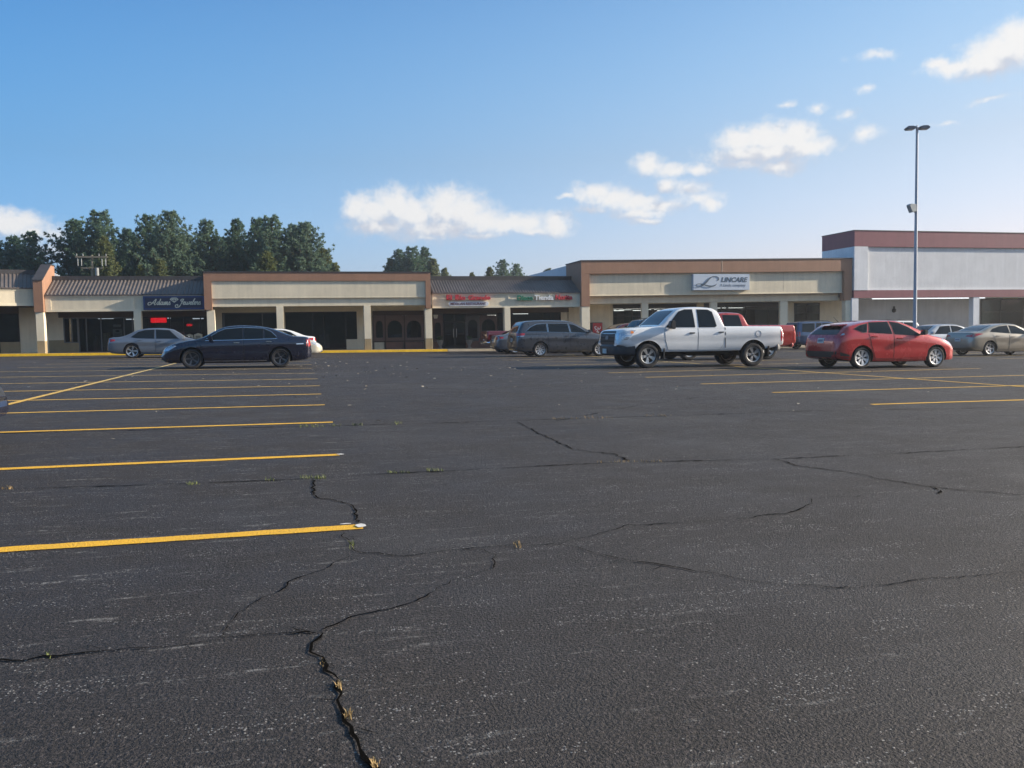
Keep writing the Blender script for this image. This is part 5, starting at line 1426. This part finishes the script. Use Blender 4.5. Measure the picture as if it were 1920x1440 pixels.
# ---- navy sedan
MALIBU = sedan(4.87, 1.785, 1.45, 2.852, .98, .335, P_NAVY, rim=M_DARKALLOY, spokes=(5, .1, .03, .022), rr=.235, tw=.215, mirror=(.80, .93), handle=M_CHROME,
    top=[(-2.435, .62), (-2.40, .88), (-2.33, 1.02), (-2.2, 1.05), (-1.85, 1.075), (-1.5, 1.2), (-1.05, 1.36), (-.55, 1.43), (-.1, 1.445), (.35, 1.405), (.62, 1.31), (1.18, 1.02), (1.3, .985), (1.7, .915), (2.1, .80), (2.32, .68), (2.41, .56), (2.435, .48)],
    belt=[(-2.435, .6), (-2.3, .92), (-1.5, .985), (0, .95), (1.1, .92), (1.7, .84), (2.2, .66), (2.435, .42)],
    windows=[[(1.02, .955), (.62, 1.20), (.38, 1.30), (-.16, 1.345), (-.17, .965)], [(-.23, .965), (-.22, 1.345), (-.84, 1.315), (-.84, .975)], [(-.90, .98), (-.90, 1.30), (-1.08, 1.22), (-1.26, 1.06), (-1.24, 1.0)]],
    windshield=('T', [(1.14, -.62), (1.14, .62), (.45, .5), (.45, -.5)]), rear_window=('T', [(-1.78, -.58), (-1.1, -.48), (-1.1, .48), (-1.78, .58)]),
    headlight=[('S', [(1.92, .76), (2.05, .80), (2.26, .71), (2.36, .58), (2.18, .60)]), ('F', [(.42, .56), (.68, .6), (.7, .72), (.5, .68)])],
    taillight=[('S', [(-2.43, .70), (-2.27, .72), (-2.28, 1.0), (-2.38, .99)]), ('B', [(.5, .74), (.8, .74), (.78, .96), (.5, .96)])],
    doors=[dict(poly=[(1.16, .90), (1.08, .34), (-.19, .31), (-.17, .945)], handle=(.02, .86)), dict(poly=[(-.22, .945), (-.24, .31), (-.93, .31), (-1.02, .6), (-1.2, .95)], handle=(-1.02, .89))],
    accent=[('R', [(1.02, .935), (0, .95), (-1.3, .985)], .014), ('L', [(1.02, .935), (0, .95), (-1.3, .985)], .014), ('R', [(1.06, .25), (-.95, .25)], .02), ('L', [(1.06, .25), (-.95, .25)], .02),
            ('R', [(.98, .99), (.62, 1.225), (.38, 1.325), (-.16, 1.37), (-.85, 1.34), (-1.1, 1.235), (-1.28, 1.06)], .012), ('L', [(.98, .99), (.62, 1.225), (.38, 1.325), (-.16, 1.37), (-.85, 1.34), (-1.1, 1.235), (-1.28, 1.06)], .012),
            ('L', [(-1.93, .80), (-2.17, .81)], .035)])
vehicle('parked_car', 'navy blue sedan with black five spoke wheels parked across the yellow lines', MALIBU, (-1.79, 29.4 + .9), -1)

# ---- charcoal minivan
ODY = suv(5.15, 1.99, 1.74, 3.0, .98, .345, P_CHAR, rr=.24, tw=.225, spokes=(9, .10, .028, .03), tum=.24, extra=None, mirror=(.98, 1.12), handle=P_CHAR, wtrim=M_CHROME,
    top=[(-2.575, .75), (-2.55, 1.0), (-2.46, 1.22), (-2.3, 1.52), (-2.18, 1.655), (-1.9, 1.715), (-1.0, 1.74), (-.2, 1.725), (.25, 1.66), (.7, 1.46), (1.38, 1.13), (1.55, 1.075), (2.0, .98), (2.3, .86), (2.48, .70), (2.55, .58), (2.575, .5)],
    belt=[(-2.575, .7), (-2.4, 1.05), (-1, 1.12), (0, 1.09), (1.0, 1.03), (1.6, .96), (2.2, .76), (2.575, .42)],
    bot=[(-2.575, .34), (-2.3, .26), (-1.4, .22), (0, .2), (1.6, .2), (2.3, .22), (2.575, .28)],
    hw=wide(.995, -2.575, 2.575, .4, .2, .62, .8),
    windows=[[(-2.12, 1.20), (-1.85, 1.42), (-1.55, 1.545), (-1.08, 1.565), (-1.06, 1.185)], [(-1.0, 1.18), (-1.01, 1.565), (-.02, 1.565), (.06, 1.155)], [(.13, 1.15), (.05, 1.56), (.30, 1.52), (.62, 1.36), (.98, 1.12)]],
    windshield=('T', [(1.33, -.72), (1.33, .72), (.38, .58), (.38, -.58)]), rear_window=('B', [(-.62, 1.2), (.62, 1.2), (.54, 1.52), (-.54, 1.52)]),
    taillight=[('S', [(-2.56, 1.0), (-2.18, 1.03), (-2.16, 1.12), (-2.5, 1.13)]), ('B', [(.5, 1.0), (.9, 1.0), (.86, 1.13), (.5, 1.13)])], taillight_b=[('S', [(-2.5, .955), (-2.22, .975), (-2.2, 1.01), (-2.54, .995)])],
    headlight=[('S', [(1.95, .82), (2.1, .88), (2.36, .76), (2.42, .66), (2.2, .70)]), ('F', [(.45, .62), (.75, .66), (.75, .78), (.5, .74)])],
    accent=[('R', [(-2.1, 1.07), (-1.08, 1.09)], .02), ('L', [(-2.1, 1.07), (-1.08, 1.09)], .02)], accentmat=M_TRIM,
    doors=[dict(poly=[(1.12, 1.02), (1.06, .36), (.10, .33), (.10, 1.075)], handle=(.26, .98)), dict(poly=[(.07, 1.08), (.07, .33), (-.92, .33), (-1.0, .66), (-1.03, 1.1)], handle=(-.1, .98))], lower_trim=[('B', [(-.8, .38), (.8, .38), (.8, .48), (-.8, .48)])])
vehicle('minivan', 'charcoal minivan with silver multi spoke wheels facing the white pickup', ODY, (12.78, 38.6), 1, 'minivan')

# ---- red hatchback
FOCUS = suv(4.36, 1.82, 1.47, 2.648, .87, .325, P_RED, rr=.235, tw=.215, spokes=(7, .16, .034, .04), rim=principled('hubcap_silver', (.66, .66, .67), .35, .6), tum=.30, extra=None, mirror=(.70, .99), mirmat=M_TRIM, crease=.74,
    top=[(-2.18, .60), (-2.16, .80), (-2.10, .98), (-2.0, 1.08), (-1.86, 1.20), (-1.74, 1.285), (-1.60, 1.325), (-1.2, 1.405), (-.7, 1.455), (-.1, 1.445), (.25, 1.37), (.65, 1.22), (1.12, 1.02), (1.25, .985), (1.55, .92), (1.86, .80), (2.06, .67), (2.15, .56), (2.18, .48)],
    belt=[(-2.18, .55), (-2.05, .93), (-1.5, 1.08), (-.8, 1.05), (0, 1.0), (1.0, .93), (1.5, .84), (1.95, .66), (2.18, .42)],
    bot=[(-2.18, .33), (-2.0, .26), (-1.3, .2), (0, .18), (1.3, .19), (2.0, .21), (2.18, .27)],
    hw=wide(.91, -2.18, 2.18, .4, .22, .58, .76),
    windows=[[(-1.60, 1.19), (-1.38, 1.285), (-1.12, 1.345), (-1.2, 1.09), (-1.32, 1.09)], [(-1.1, 1.085), (-1.03, 1.375), (-.38, 1.395), (-.30, 1.04)], [(-.20, 1.03), (-.29, 1.395), (.0, 1.36), (.32, 1.235), (.72, 1.0), (.66, .975)]],
    windshield=('T', [(1.06, -.62), (1.06, .62), (.22, .5), (.22, -.5)]), rear_window=('B', [(-.66, 1.02), (.66, 1.02), (.60, 1.14), (.5, 1.25), (-.5, 1.25), (-.60, 1.14)]),
    taillight=[('S', [(-2.10, .92), (-1.90, 1.0), (-1.66, 1.08), (-1.62, 1.12), (-1.98, 1.1)]), ('B', [(.55, .92), (.80, .92), (.78, 1.06), (.58, 1.04)])], taillight_b=[('S', [(-2.05, .985), (-1.93, 1.02), (-1.93, 1.06), (-2.04, 1.04)])],
    headlight=[('S', [(1.5, .86), (1.62, .9), (1.95, .74), (2.05, .62), (1.85, .66)]), ('F', [(.42, .56), (.7, .6), (.7, .74), (.5, .68)])],
    plate=('B', .84), lower_trim=[('B', [(-.86, .34), (.86, .34), (.86, .52), (-.86, .52)]), ('R', [(-2.17, .34), (-1.80, .30), (-1.78, .42), (-2.17, .52)]), ('L', [(-2.17, .34), (-1.80, .30), (-1.78, .42), (-2.17, .52)])],
    doors=[dict(poly=[(1.02, .92), (.95, .34), (-.24, .31), (-.24, 1.0)], handle=(-.06, .90)), dict(poly=[(-.27, 1.0), (-.27, .31), (-.88, .31), (-1.0, .62), (-1.12, 1.04)], handle=(-.95, .96))],
    accent=[('L', [(.85, .28), (-.9, .28)], .03), ('R', [(.85, .28), (-.9, .28)], .03)], accentmat=P_RED)


def focus_extra(root, bvh, pm, body):
    MB().hexa([(-1.88, -.50, 1.285), (-1.62, -.54, 1.315), (-1.62, .54, 1.315), (-1.88, .50, 1.285)], [(-1.89, -.48, 1.30), (-1.6, -.52, 1.34), (-1.6, .52, 1.34), (-1.89, .48, 1.30)]).build('spoiler', pm, root, bevel=.01)
    MB().tube([(-1.55, 0, 1.41), (-1.62, 0, 1.47), (-1.72, 0, 1.56)], [.018, .008, .004], 8).build('aerial', M_TRIM, root)


FOCUS['extra'] = focus_extra
vehicle('parked_car', 'red hatchback with silver wheel covers seen from its rear left corner', FOCUS, (17.79, 22.13), 1)

# ---- champagne sedan at the right edge
EL = sedan(4.53, 1.775, 1.435, 2.70, .87, .32, P_CHAMP, rr=.225, tw=.21, spokes=(5, 0, .07, .045), crease=.78,
    top=[(-2.265, .62), (-2.24, .86), (-2.19, 1.03), (-2.1, 1.06), (-1.8, 1.08), (-1.3, 1.25), (-.85, 1.375), (-.3, 1.435), (.15, 1.415), (.5, 1.30), (1.12, 1.0), (1.3, .95), (1.7, .84), (2.05, .70), (2.2, .58), (2.265, .48)],
    windows=[[(-1.28, 1.07), (-1.12, 1.2), (-.75, 1.30), (-.30, 1.345), (-.25, 1.0)], [(-.16, .995), (-.2, 1.345), (.15, 1.31), (.45, 1.18), (.92, .95)]],
    rear_window=('T', [(-1.78, -.6), (-.95, -.5), (-.95, .5), (-1.78, .6)]),
    taillight=[('S', [(-2.2, .82), (-1.86, .93), (-1.66, .98), (-1.9, 1.0), (-2.16, .97)]), ('B', [(.42, .86), (.8, .82), (.8, .95), (.5, .93)])])
vehicle('parked_car', 'champagne sedan with pointed red tail lamps at the right edge', EL, (31.2, 30.95), 1)

# ---- blue grey sedan at the left
IM = sedan(4.92, 1.8, 1.5, 2.9, .86, .35, P_STEEL, rr=.265, tw=.23, spokes=(5, .13, .035, .04), handle=P_STEEL, mirmat=P_SILVER)
vehicle('parked_car', 'blue grey sedan with bright five spoke wheels parked before the jeweller', IM, (-6.4, 45.6), 1)

# ---- two pale cars behind the navy sedan
vehicle('parked_car', 'white sedan with red tail lamp half hidden behind the navy sedan', sedan(4.8, 1.82, 1.46, 2.78, .95, .33, P_WHITE), (-1.1, 47.2), -1)
vehicle('parked_car', 'cream sedan whose nose shows past the navy sedan tail', sedan(4.6, 1.76, 1.36, 2.65, .9, .32, P_CREAM, grille=[(-.5, .3), (.5, .3), (.5, .4), (-.5, .4)]), (-.85, 42.6), 1)

# ---- behind the minivan
def pickup(L, W, H, wb, fo, pm, cabback, rail=0.0, **kw):
    xF, xR = L / 2, -L / 2; aF = xF - fo; aR = aF - wb; s = H / 1.94; cow = aF - .4
    sp = dict(TUNDRA); sp.update(paint=pm, R=.39, axF=aF, axR=aR, mirmat=pm, handle=pm, mirror=(cow - .4, 1.2 * s), extra=None,
        top=[(xR, 1.1), (xR + .015, 1.22 + rail), (xR + .07, 1.28 + rail), (cabback - .04, 1.28 + rail), (cabback, 1.31 + rail), (cabback + .05, 1.5), (cabback + .2, H - .12), (cabback + .36, H - .03), (cabback + 1.0, H), (cow - .85, H - .07), (cow - .5, H - .3), (cow, 1.3), (cow + .1, 1.26), (aF + .4, 1.2), (xF - .12, 1.1), (xF - .03, .95), (xF, .85)],
        belt=[(xR, 1.05), (xR + .1, 1.22 + rail), (cabback, 1.23 + rail * .6), (cow, 1.18), (aF + .4, 1.08), (xF, .76)],
        bot=[(xR, .62), (xR + .4, .54), (aR + .5, .46), (aF - .5, .46), (aF + .4, .52), (xF, .6)],
        hw=[(xR, W / 2 * .94), (xR + .05, W / 2 * .97), (0, W / 2), (aF, W / 2), (xF - .3, W / 2 * .95), (xF - .1, W / 2 * .88), (xF, W / 2 * .8)],
        bed=(xR + .07, cabback - .1, .78, W / 2 - .18),
        windows=[[(cow - .25, 1.26), (cow - .75, H - .16), (cabback + 1.25, H - .12), (cabback + 1.22, 1.26)], [(cabback + 1.1, 1.26), (cabback + 1.12, H - .12), (cabback + .42, H - .13), (cabback + .3, 1.27)]],
        windshield=('T', [(cow - .04, -.68), (cow - .04, .68), (cow - .72, .58), (cow - .72, -.58)]),
        headlight=[('F', [(.6, .8), (.85, .8), (.85, 1.0), (.6, 1.0)])], headlight_b=[],
        taillight=[('S', [(xR + .005, .78), (xR + .13, .78), (xR + .13, 1.2), (xR + .005, 1.2)]), ('B', [(W / 2 - .2, .78), (W / 2 - .06, .78), (W / 2 - .06, 1.2), (W / 2 - .2, 1.2)])], taillight_b=[],
        grille=[(-.55, .7), (.55, .7), (.55, 1.05), (-.55, 1.05)], plate=('B', .72),
        doors=[dict(poly=[(cow - .02, 1.15), (cow - .08, .54), (cabback + 1.17, .54), (cabback + 1.17, 1.2)], handle=(cabback + 1.35, 1.08)), dict(poly=[(cabback + 1.14, 1.2), (cabback + 1.14, .54), (cabback + .14, .54), (cabback + .06, 1.2)], handle=(cabback + .3, 1.08))],
        lower_trim=[('L', [(aF - .6, .52), (aR + .6, .52), (aR + .6, .46), (aF - .6, .46)]), ('R', [(aF - .6, .52), (aR + .6, .52), (aR + .6, .46), (aF - .6, .46)])],
        bumpers=[dict(name='front_bumper', mat=pm, a=(xF + .06, W / 2 * .98, .42, .72, .5, 1, .18, .05)), dict(name='rear_bumper', mat=kw.pop('rbump', M_CHROME), a=(xR - .08, W / 2 * .95, .48, .70, .25, -1, .16, .05))])
    sp.update(kw); return sp


vehicle('pickup_truck', 'dark red pickup tail showing behind the grey sedan near the restaurant', pickup(5.2, 1.85, 1.75, 3.1, .9, P_DRED, -.5), (13.55, 47.8), 1, 'pickup truck')
vehicle('parked_car', 'grey blue sedan whose tail shows left of the charcoal minivan', sedan(4.85, 1.85, 1.47, 2.85, .95, .335, P_GREY, spokes=(8, .1, .03, .03)), (13.15, 44.6), 1)
r_ = vehicle('parked_car', 'dark red sedan windscreen and roof between the minivan and white pickup', sedan(4.75, 1.83, 1.46, 2.78, .95, .33, P_DRED), (18.85, 45.3), -1); r_.scale = (1.13, 1.13, 1.15)
vehicle('suv', 'dark slate suv mostly hidden behind the white pickup windscreen', suv(4.6, 1.85, 1.84, 2.7, .9, .36, P_SLATE), (18.35, 41.3), -1, 'suv')

# ---- bright red crew cab pickup behind the white one
vehicle('pickup_truck', 'bright red crew cab pickup parked behind the white pickup', pickup(5.8, 2.0, 1.93, 3.57, .95, P_RRED, -.72, rbump=P_RRED, rail=.13), (17.3, 31.2), -1, 'pickup truck')

# ---- far right row
vehicle('suv', 'blue suv with tinted windows left of the red hatchback roof', suv(4.45, 1.83, 1.78, 2.65, .85, .36, P_BLUE), (33.2, 47.0), 1, 'suv')
vehicle('suv', 'white suv roof with black rails beyond the lamp pole', suv(4.75, 1.9, 1.82, 2.8, .9, .37, P_WHITE), (39.2, 46.8), 1, 'suv')
vehicle('parked_car', 'small red car cabin seen between the hatchback and silver sedan', sedan(4.4, 1.75, 1.47, 2.6, .85, .31, P_RRED), (37.6, 42.4), 1)
vehicle('parked_car', 'silver sedan facing left between red hatchback and champagne sedan', sedan(4.85, 1.84, 1.48, 2.83, .95, .33, P_SILVER), (33.1, 37.0), -1)
lc = sedan(4.6, 1.78, 1.44, 2.65, .9, .32, P_NAVY, accent=[('F', [(-.75, .40), (.75, .40)], .06), ('R', [(1.95, .40), (2.2, .40)], .06), ('L', [(1.95, .40), (2.2, .40)], .06)], accentmat=paint('pale_blue_trim', (.03, .06, .14), .3, .4)); lc.pop('headlight')
vehicle('parked_car', 'dark car corner cut off by the left edge of the photo', lc, (-5.29, 9.5), 1)
# ------------------------------------------------------------------ trees behind the shops
def leafmat(name, c1, c2, c3):
    mt = principled(name, c1, .75, spec=.25); T = NT(mt.node_tree); p = T.n['Principled BSDF']
    geo = T.n.new('ShaderNodeNewGeometry'); t = T.n.new('ShaderNodeTexCoord').outputs['Object']
    c = T.mix(geo.outputs['Random Per Island'], c1, c2)
    c = T.mix(T.maprange(T.noise(t, .55, 4, .6), .45, .65, 0, .7), c, c3)
    oi = T.n.new('ShaderNodeObjectInfo')
    c = T.add('ShaderNodeHueSaturation', {'Color': c, 'Value': T.maprange(oi.outputs['Random'], 0, 1, .85, 1.2), 'Saturation': T.maprange(oi.outputs['Random'], 0, 1, 1.05, .8)}).outputs[0]
    T.l.new(c, p.inputs['Base Color'])
    tl = T.add('ShaderNodeBsdfTranslucent', {'Color': c}); ms = T.add('ShaderNodeMixShader', {0: .42, 1: p.outputs[0], 2: tl.outputs[0]})
    T.l.new(ms.outputs[0], T.n['Material Output'].inputs[0])
    return mt


M_PINE = leafmat('pine_needles', (.085, .155, .095), (.125, .185, .10), (.07, .135, .105))
M_YPINE = leafmat('young_pine_needles', (.11, .14, .05), (.16, .17, .06), (.08, .12, .05))
M_BARK = worn('pine_bark', (.10, .075, .055), .95, .3, 3, .4)


def pine(seed, h, rad, full=.16, dens=1.0, blade=.30, rise=.32, lobes=4, tip=.55):
    """white pine: leader, whorls of limbs that bend up, needle brushes along each limb; returns (trunk mesh, crown mesh)"""
    rr = random.Random(seed); tk = MB(); vs = []; fs = []
    bend = [(rr.uniform(-.25, .25) * i, rr.uniform(-.25, .25) * i) for i in range(6)]
    tk.tube([(bend[i][0] * .25, bend[i][1] * .25, h * .98 * i / 5 - (.4 if i == 0 else 0)) for i in range(6)], [h * .016 * (1.06 - i / 5) + .02 for i in range(6)], 9)
    ph = [rr.uniform(0, 6.28) for _ in range(6)]
    lob = [rr.uniform(.45, 1.0) for _ in range(24)]
    z = full * h
    while z < h * .985:
        t = (z / h - full) / (1 - full)
        prof = min(1.0, .6 + 2.0 * t) * (1.22 * (1 - t) ** .72 if t > .25 else 1.0) + .04
        nb = max(4, int((7 + 4 * (1 - t)) * dens)); a0 = rr.uniform(0, 6.28)
        for k in range(nb):
            a = a0 + 6.283 * k / nb + rr.uniform(-.3, .3)
            l = rad * prof * rr.uniform(.72, 1.1) * (.86 + .2 * math.sin(lobes * a + ph[0] + 2.6 * t) * math.sin(3.1 * t * 3 + ph[1])) * (.78 + .3 * lob[int((a % 6.283) / 6.284 * 6) + 6 * int(min(.99, t) * 4)])
            d = Vector((math.cos(a), math.sin(a), 0)); up = rise * (.2 + 1.0 * t) + rr.uniform(-.08, .12)
            pts = [Vector((0, 0, z)) + d * l * s + Vector((0, 0, l * (up * s + .28 * s * s - .22 * s * (1 - s)))) for s in (0, .35, .7, 1)]
            tk.tube(pts, [.012 * l + .015, .009 * l + .01, .006 * l + .008, .006], 4)
            nt = max(3, int(l / .25 * dens))
            for j in range(nt):
                s = .18 + .82 * (j + rr.random()) / nt; i = min(2, int(s * 3)); f = s * 3 - i
                c = pts[i].lerp(pts[i + 1], f) + Vector((rr.uniform(-.5, .5), rr.uniform(-.5, .5), rr.uniform(-.14, .22))) * (.25 + .25 * l * .5)
                for q in range(rr.randint(18, 24)):
                    dv = Vector((rr.gauss(0, 1), rr.gauss(0, 1), rr.gauss(.6, .7))).normalized() + d * .45
                    dv.normalize(); ln = blade * rr.uniform(.6, 1.25); sd = dv.orthogonal().normalized(); sd.rotate(Matrix.Rotation(rr.uniform(0, 3.14), 3, dv)); sd *= blade * .15
                    b = len(vs); p0 = c + dv * .04
                    vs += [p0 - sd * .6, p0 + sd * .6, p0 + dv * ln * .6 + sd, p0 + dv * ln, p0 + dv * ln * .6 - sd]; fs.append((b, b + 1, b + 2, b + 3, b + 4))
        z += h * rr.uniform(.026, .04) / max(.6, dens)
    tr = tk.build('trunk', M_BARK, smooth=True); tm = tr.data; bpy.data.objects.remove(tr)
    me = bpy.data.meshes.new('crown'); me.from_pydata([tuple(v) for v in vs], [], fs); me.update()
    return tm, me


PINES = [pine(11, 15, 4.3), pine(12, 15, 4.9, lobes=5), pine(13, 15, 4.0, rise=.45), pine(14, 15, 5.2, lobes=3), pine(15, 12, 2.5, .06, 1.0, .34, .5)]
for i, q in enumerate(PINES): q[1].materials.append(M_PINE if i < 4 else M_YPINE)


def tree(px, top, w, var, wid, label, group='pines behind the shops', rot=0.0, base=15):
    """px, top: photo pixel of the tip; w: distance line; wid: crown half-width in pixels at widest"""
    u, zt = atw(px, top, w); z0 = gz(max(-90, min(110, u)), min(w, 100)) - .15; h = zt - z0
    tm, cm = PINES[var]; s = h / ({4: 12}.get(var, 15)); nat = {0: 4.3, 1: 4.9, 2: 4.0, 3: 5.2, 4: 2.5}[var]
    dist = (Vector((u, w, 0)) - CAM).dot(FW); want = wid / F_PX * dist
    sxy = max(.55, min(1.9, want * 1.5 / (nat * .92) / s)) * s
    r = empty('pine_tree', (u, w, z0), label, 'tree', group); r.rotation_euler = (0, 0, rot); r.scale = (sxy, sxy, s)
    for nm, me in (('trunk', tm), ('crown', cm)):
        o = bpy.data.objects.new(nm, me); C.objects.link(o); o.parent = r


TREES = [(-12, 455, 84, 2, 40, 'tall dark pine at the left edge, half out of view'), (26, 441, 86, 0, 38, 'dark pine with a rounded top above the far left shop roof'), (58, 437, 83, 2, 34, 'thin topped pine above the brown parapet wall, left of the big gap'),
         (140, 413, 84, 3, 46, 'broad pine on the left of the tallest pine'), (187, 393, 82, 0, 44, 'tallest pine, with a pointed top, above the utility pole'), (278, 404, 86, 1, 44, 'dark broad pine just right of the tallest pine'),
         (318, 397, 82, 3, 46, 'big round topped pine above the jeweller sign'), (388, 411, 85, 0, 36, 'narrow rounded pine over the left corner of the vacant shop'), (238, 432, 90, 2, 30, 'dark pine set back between the tallest pine and its neighbour'),
         (443, 414, 88, 2, 32, 'slim bluish pine between two rounder pines'), (482, 410, 85, 1, 36, 'dark pine left of the spiky topped pine'), (510, 403, 82, 0, 42, 'spiky topped pine over the middle of the vacant shop'), (548, 424, 86, 2, 34, 'pine with sparse top near the right end of the pine row'),
         (572, 418, 82, 3, 46, 'wide pine ending the pine row on the right'), (606, 468, 83, 4, 26, 'low pine at the right foot of the pine row'), (345, 440, 92, 1, 50, 'pine in the shade behind the jeweller, filling a gap'), (425, 446, 93, 3, 50, 'shaded pine behind, low in the gap left of the slim one')]
for i, (px, ty, w, v, wd, lab) in enumerate(TREES): tree(px, ty, w, v, wd, lab, rot=i * 1.7 + 1.0)
for i, (px, ty, wd, lab) in enumerate(((195, 446, 24, 'yellow green pine in front of the tallest pine, beside the utility pole'), (262, 498, 14, 'small yellow green pine tip above the jeweller roof'), (300, 488, 20, 'larger yellow green pine tip above the jeweller sign'), (500, 474, 26, 'yellow green pine rising above the vacant shop roof'), (628, 494, 14, 'tiny pine tip at the right end of the row'))):
    tree(px, ty, 76, 4, wd, lab, rot=i * 2.1)
for i, (px, ty, w, v, wd, lab) in enumerate(((748, 470, 118, 2, 26, 'left spire of the distant pine clump in the middle'), (772, 461, 116, 0, 30, 'tallest spire of the distant pine clump in the middle'), (795, 466, 120, 2, 24, 'right spire of the distant pine clump in the middle'), (733, 486, 119, 4, 20, 'low pine on the left of the distant clump'), (812, 486, 118, 4, 18, 'low pine on the right of the distant clump'),
         (834, 504, 122, 4, 14, 'small lone pine tip beside the vacant shop corner'), (884, 512, 122, 4, 10, 'very small pine tip over the restaurant roof'), (918, 502, 122, 4, 14, 'small pine at the left of the right hand clump'), (942, 489, 118, 2, 22, 'taller pine of the right hand distant clump'), (968, 493, 120, 0, 20, 'bushy pine at the right of the right hand distant clump'), (1028, 505, 124, 4, 16, 'small pine peeking over the pale side wall'))):
    tree(px, ty, w, v, wd, lab, 'distant pines above the low roof', rot=i * 1.3)

# unseen tree screen added behind the viewer to darken reflections in glass and paint
rr = random.Random(3); vs = []; fs = []
for i, a in enumerate(range(-200, 240, 4)):
    z0 = gz(max(-90, min(110, a)), -90); vs += [(a, -99, z0 - .5), (a, -99, z0 + 10.5 + 2.2 * math.sin(a * .31) + 1.4 * math.sin(a * .83))]
    if i: fs.append((2 * i - 2, 2 * i, 2 * i + 1, 2 * i - 1))
for k in range(1500):
    a = rr.uniform(-198, 236); h = rr.uniform(.5, 1) * (11 + 2.2 * math.sin(a * .31)); c = Vector((a, -97 - rr.uniform(0, 1.5), gz(max(-90, min(110, a)), -90) + h)); n = Vector((rr.uniform(-.6, .6), 1, rr.uniform(-.5, .6))).normalized()
    s = n.orthogonal().normalized(); q = n.cross(s); r = rr.uniform(.8, 1.8); b = len(vs)
    vs += [c + s * r, c + q * r * .8, c - s * r, c - q * r * .7]; fs.append((b, b + 1, b + 2, b + 3))
o = MB().add(vs, fs).build('added_tree_screen', M_PINE, fix=False); o['kind'] = 'stuff'

# ---- utility pole in front of the pines
uw = 72.0; u, zt = atw(172, 481, uw); ub = gz(u, uw)
up_ = empty('utility_pole', (u, uw, ub), 'wooden utility pole with a crossarm behind the jeweller roof', 'utility pole')
M_POLEW = worn('weathered_pole_wood', (.15, .135, .10), .9, .25, 2, .3)
hp = zt - ub
MB().tube([(0, 0, -.3), (0, 0, hp * .5), (0, 0, hp + .1)], [.14, .12, .10], 12).build('pole', M_POLEW, up_, smooth=True)
MB().box(-1.15, 1.15, -.2, -.08, hp - .12, hp + .02).build('crossarm', M_POLEW, up_, bevel=.01)
mb = MB()
for x in (-1.05, -.6, .55, 1.05):
    mb.tube([(x, -.14, hp + .02), (x, -.14, hp + .1), (x, -.14, hp + .22)], [.03, .05, .02], 8)
mb.build('insulator', principled('insulator_grey', (.22, .22, .21), .4), up_, smooth=True)
for x in (-.72, -.98, .75, 1.02):
    MB().tube([(x, -.14, hp - .12), (x, -.16, hp - .3), (x, -.18, hp - .75)], [.015, .04, .03], 8).build('fuse_cutout', principled('cutout_grey', (.25, .26, .26), .5), up_, smooth=True)
MB().box(-.8, .8, -.12, -.06, hp - .95, hp - .85).build('brace', M_POLEW, up_)
MB().tube([(.34, -.1, hp - 1.5), (.34, -.1, hp - .9)], .15, 14).build('transformer', principled('transformer_grey', (.2, .21, .21), .5), up_, smooth=True)
# low white parapet glimpsed behind the brown dividing wall
ga, gb, gt = atw(90, 512, 60)[0], atw(112, 512, 60)[0], atw(96, 509.5, 60)[1]; gl_ = atw(112, 517.5, 60)[1]
o = MB((ga, 60, 0)).prism([(ga, 60, 3.5), (ga, 60, gt + .1), (gb, 60, gl_), (gb, 60, 3.5)], (0, .3, 0)).build('rear_gable', worn('white_gable', (.72, .72, .72), .8, .08, 1)); o.location = (ga, 60, 0)
tag(o, 'small white gable corner behind the brown parapet wall', 'gable')

# ------------------------------------------------------------------ thin evening haze
hz = bpy.data.materials.new('thin_haze'); hz.use_nodes = True; hz.node_tree.nodes.clear()
pv = hz.node_tree.nodes.new('ShaderNodeVolumePrincipled'); pv.inputs['Density'].default_value = .0007; pv.inputs['Color'].default_value = (.93, .96, 1, 1); pv.inputs['Anisotropy'].default_value = .6
hz.node_tree.links.new(pv.outputs[0], hz.node_tree.nodes.new('ShaderNodeOutputMaterial').inputs['Volume'])
o = MB().box(-3050, 3050, -3050, 3050, -4, 19).build('haze', hz); o['kind'] = 'stuff'
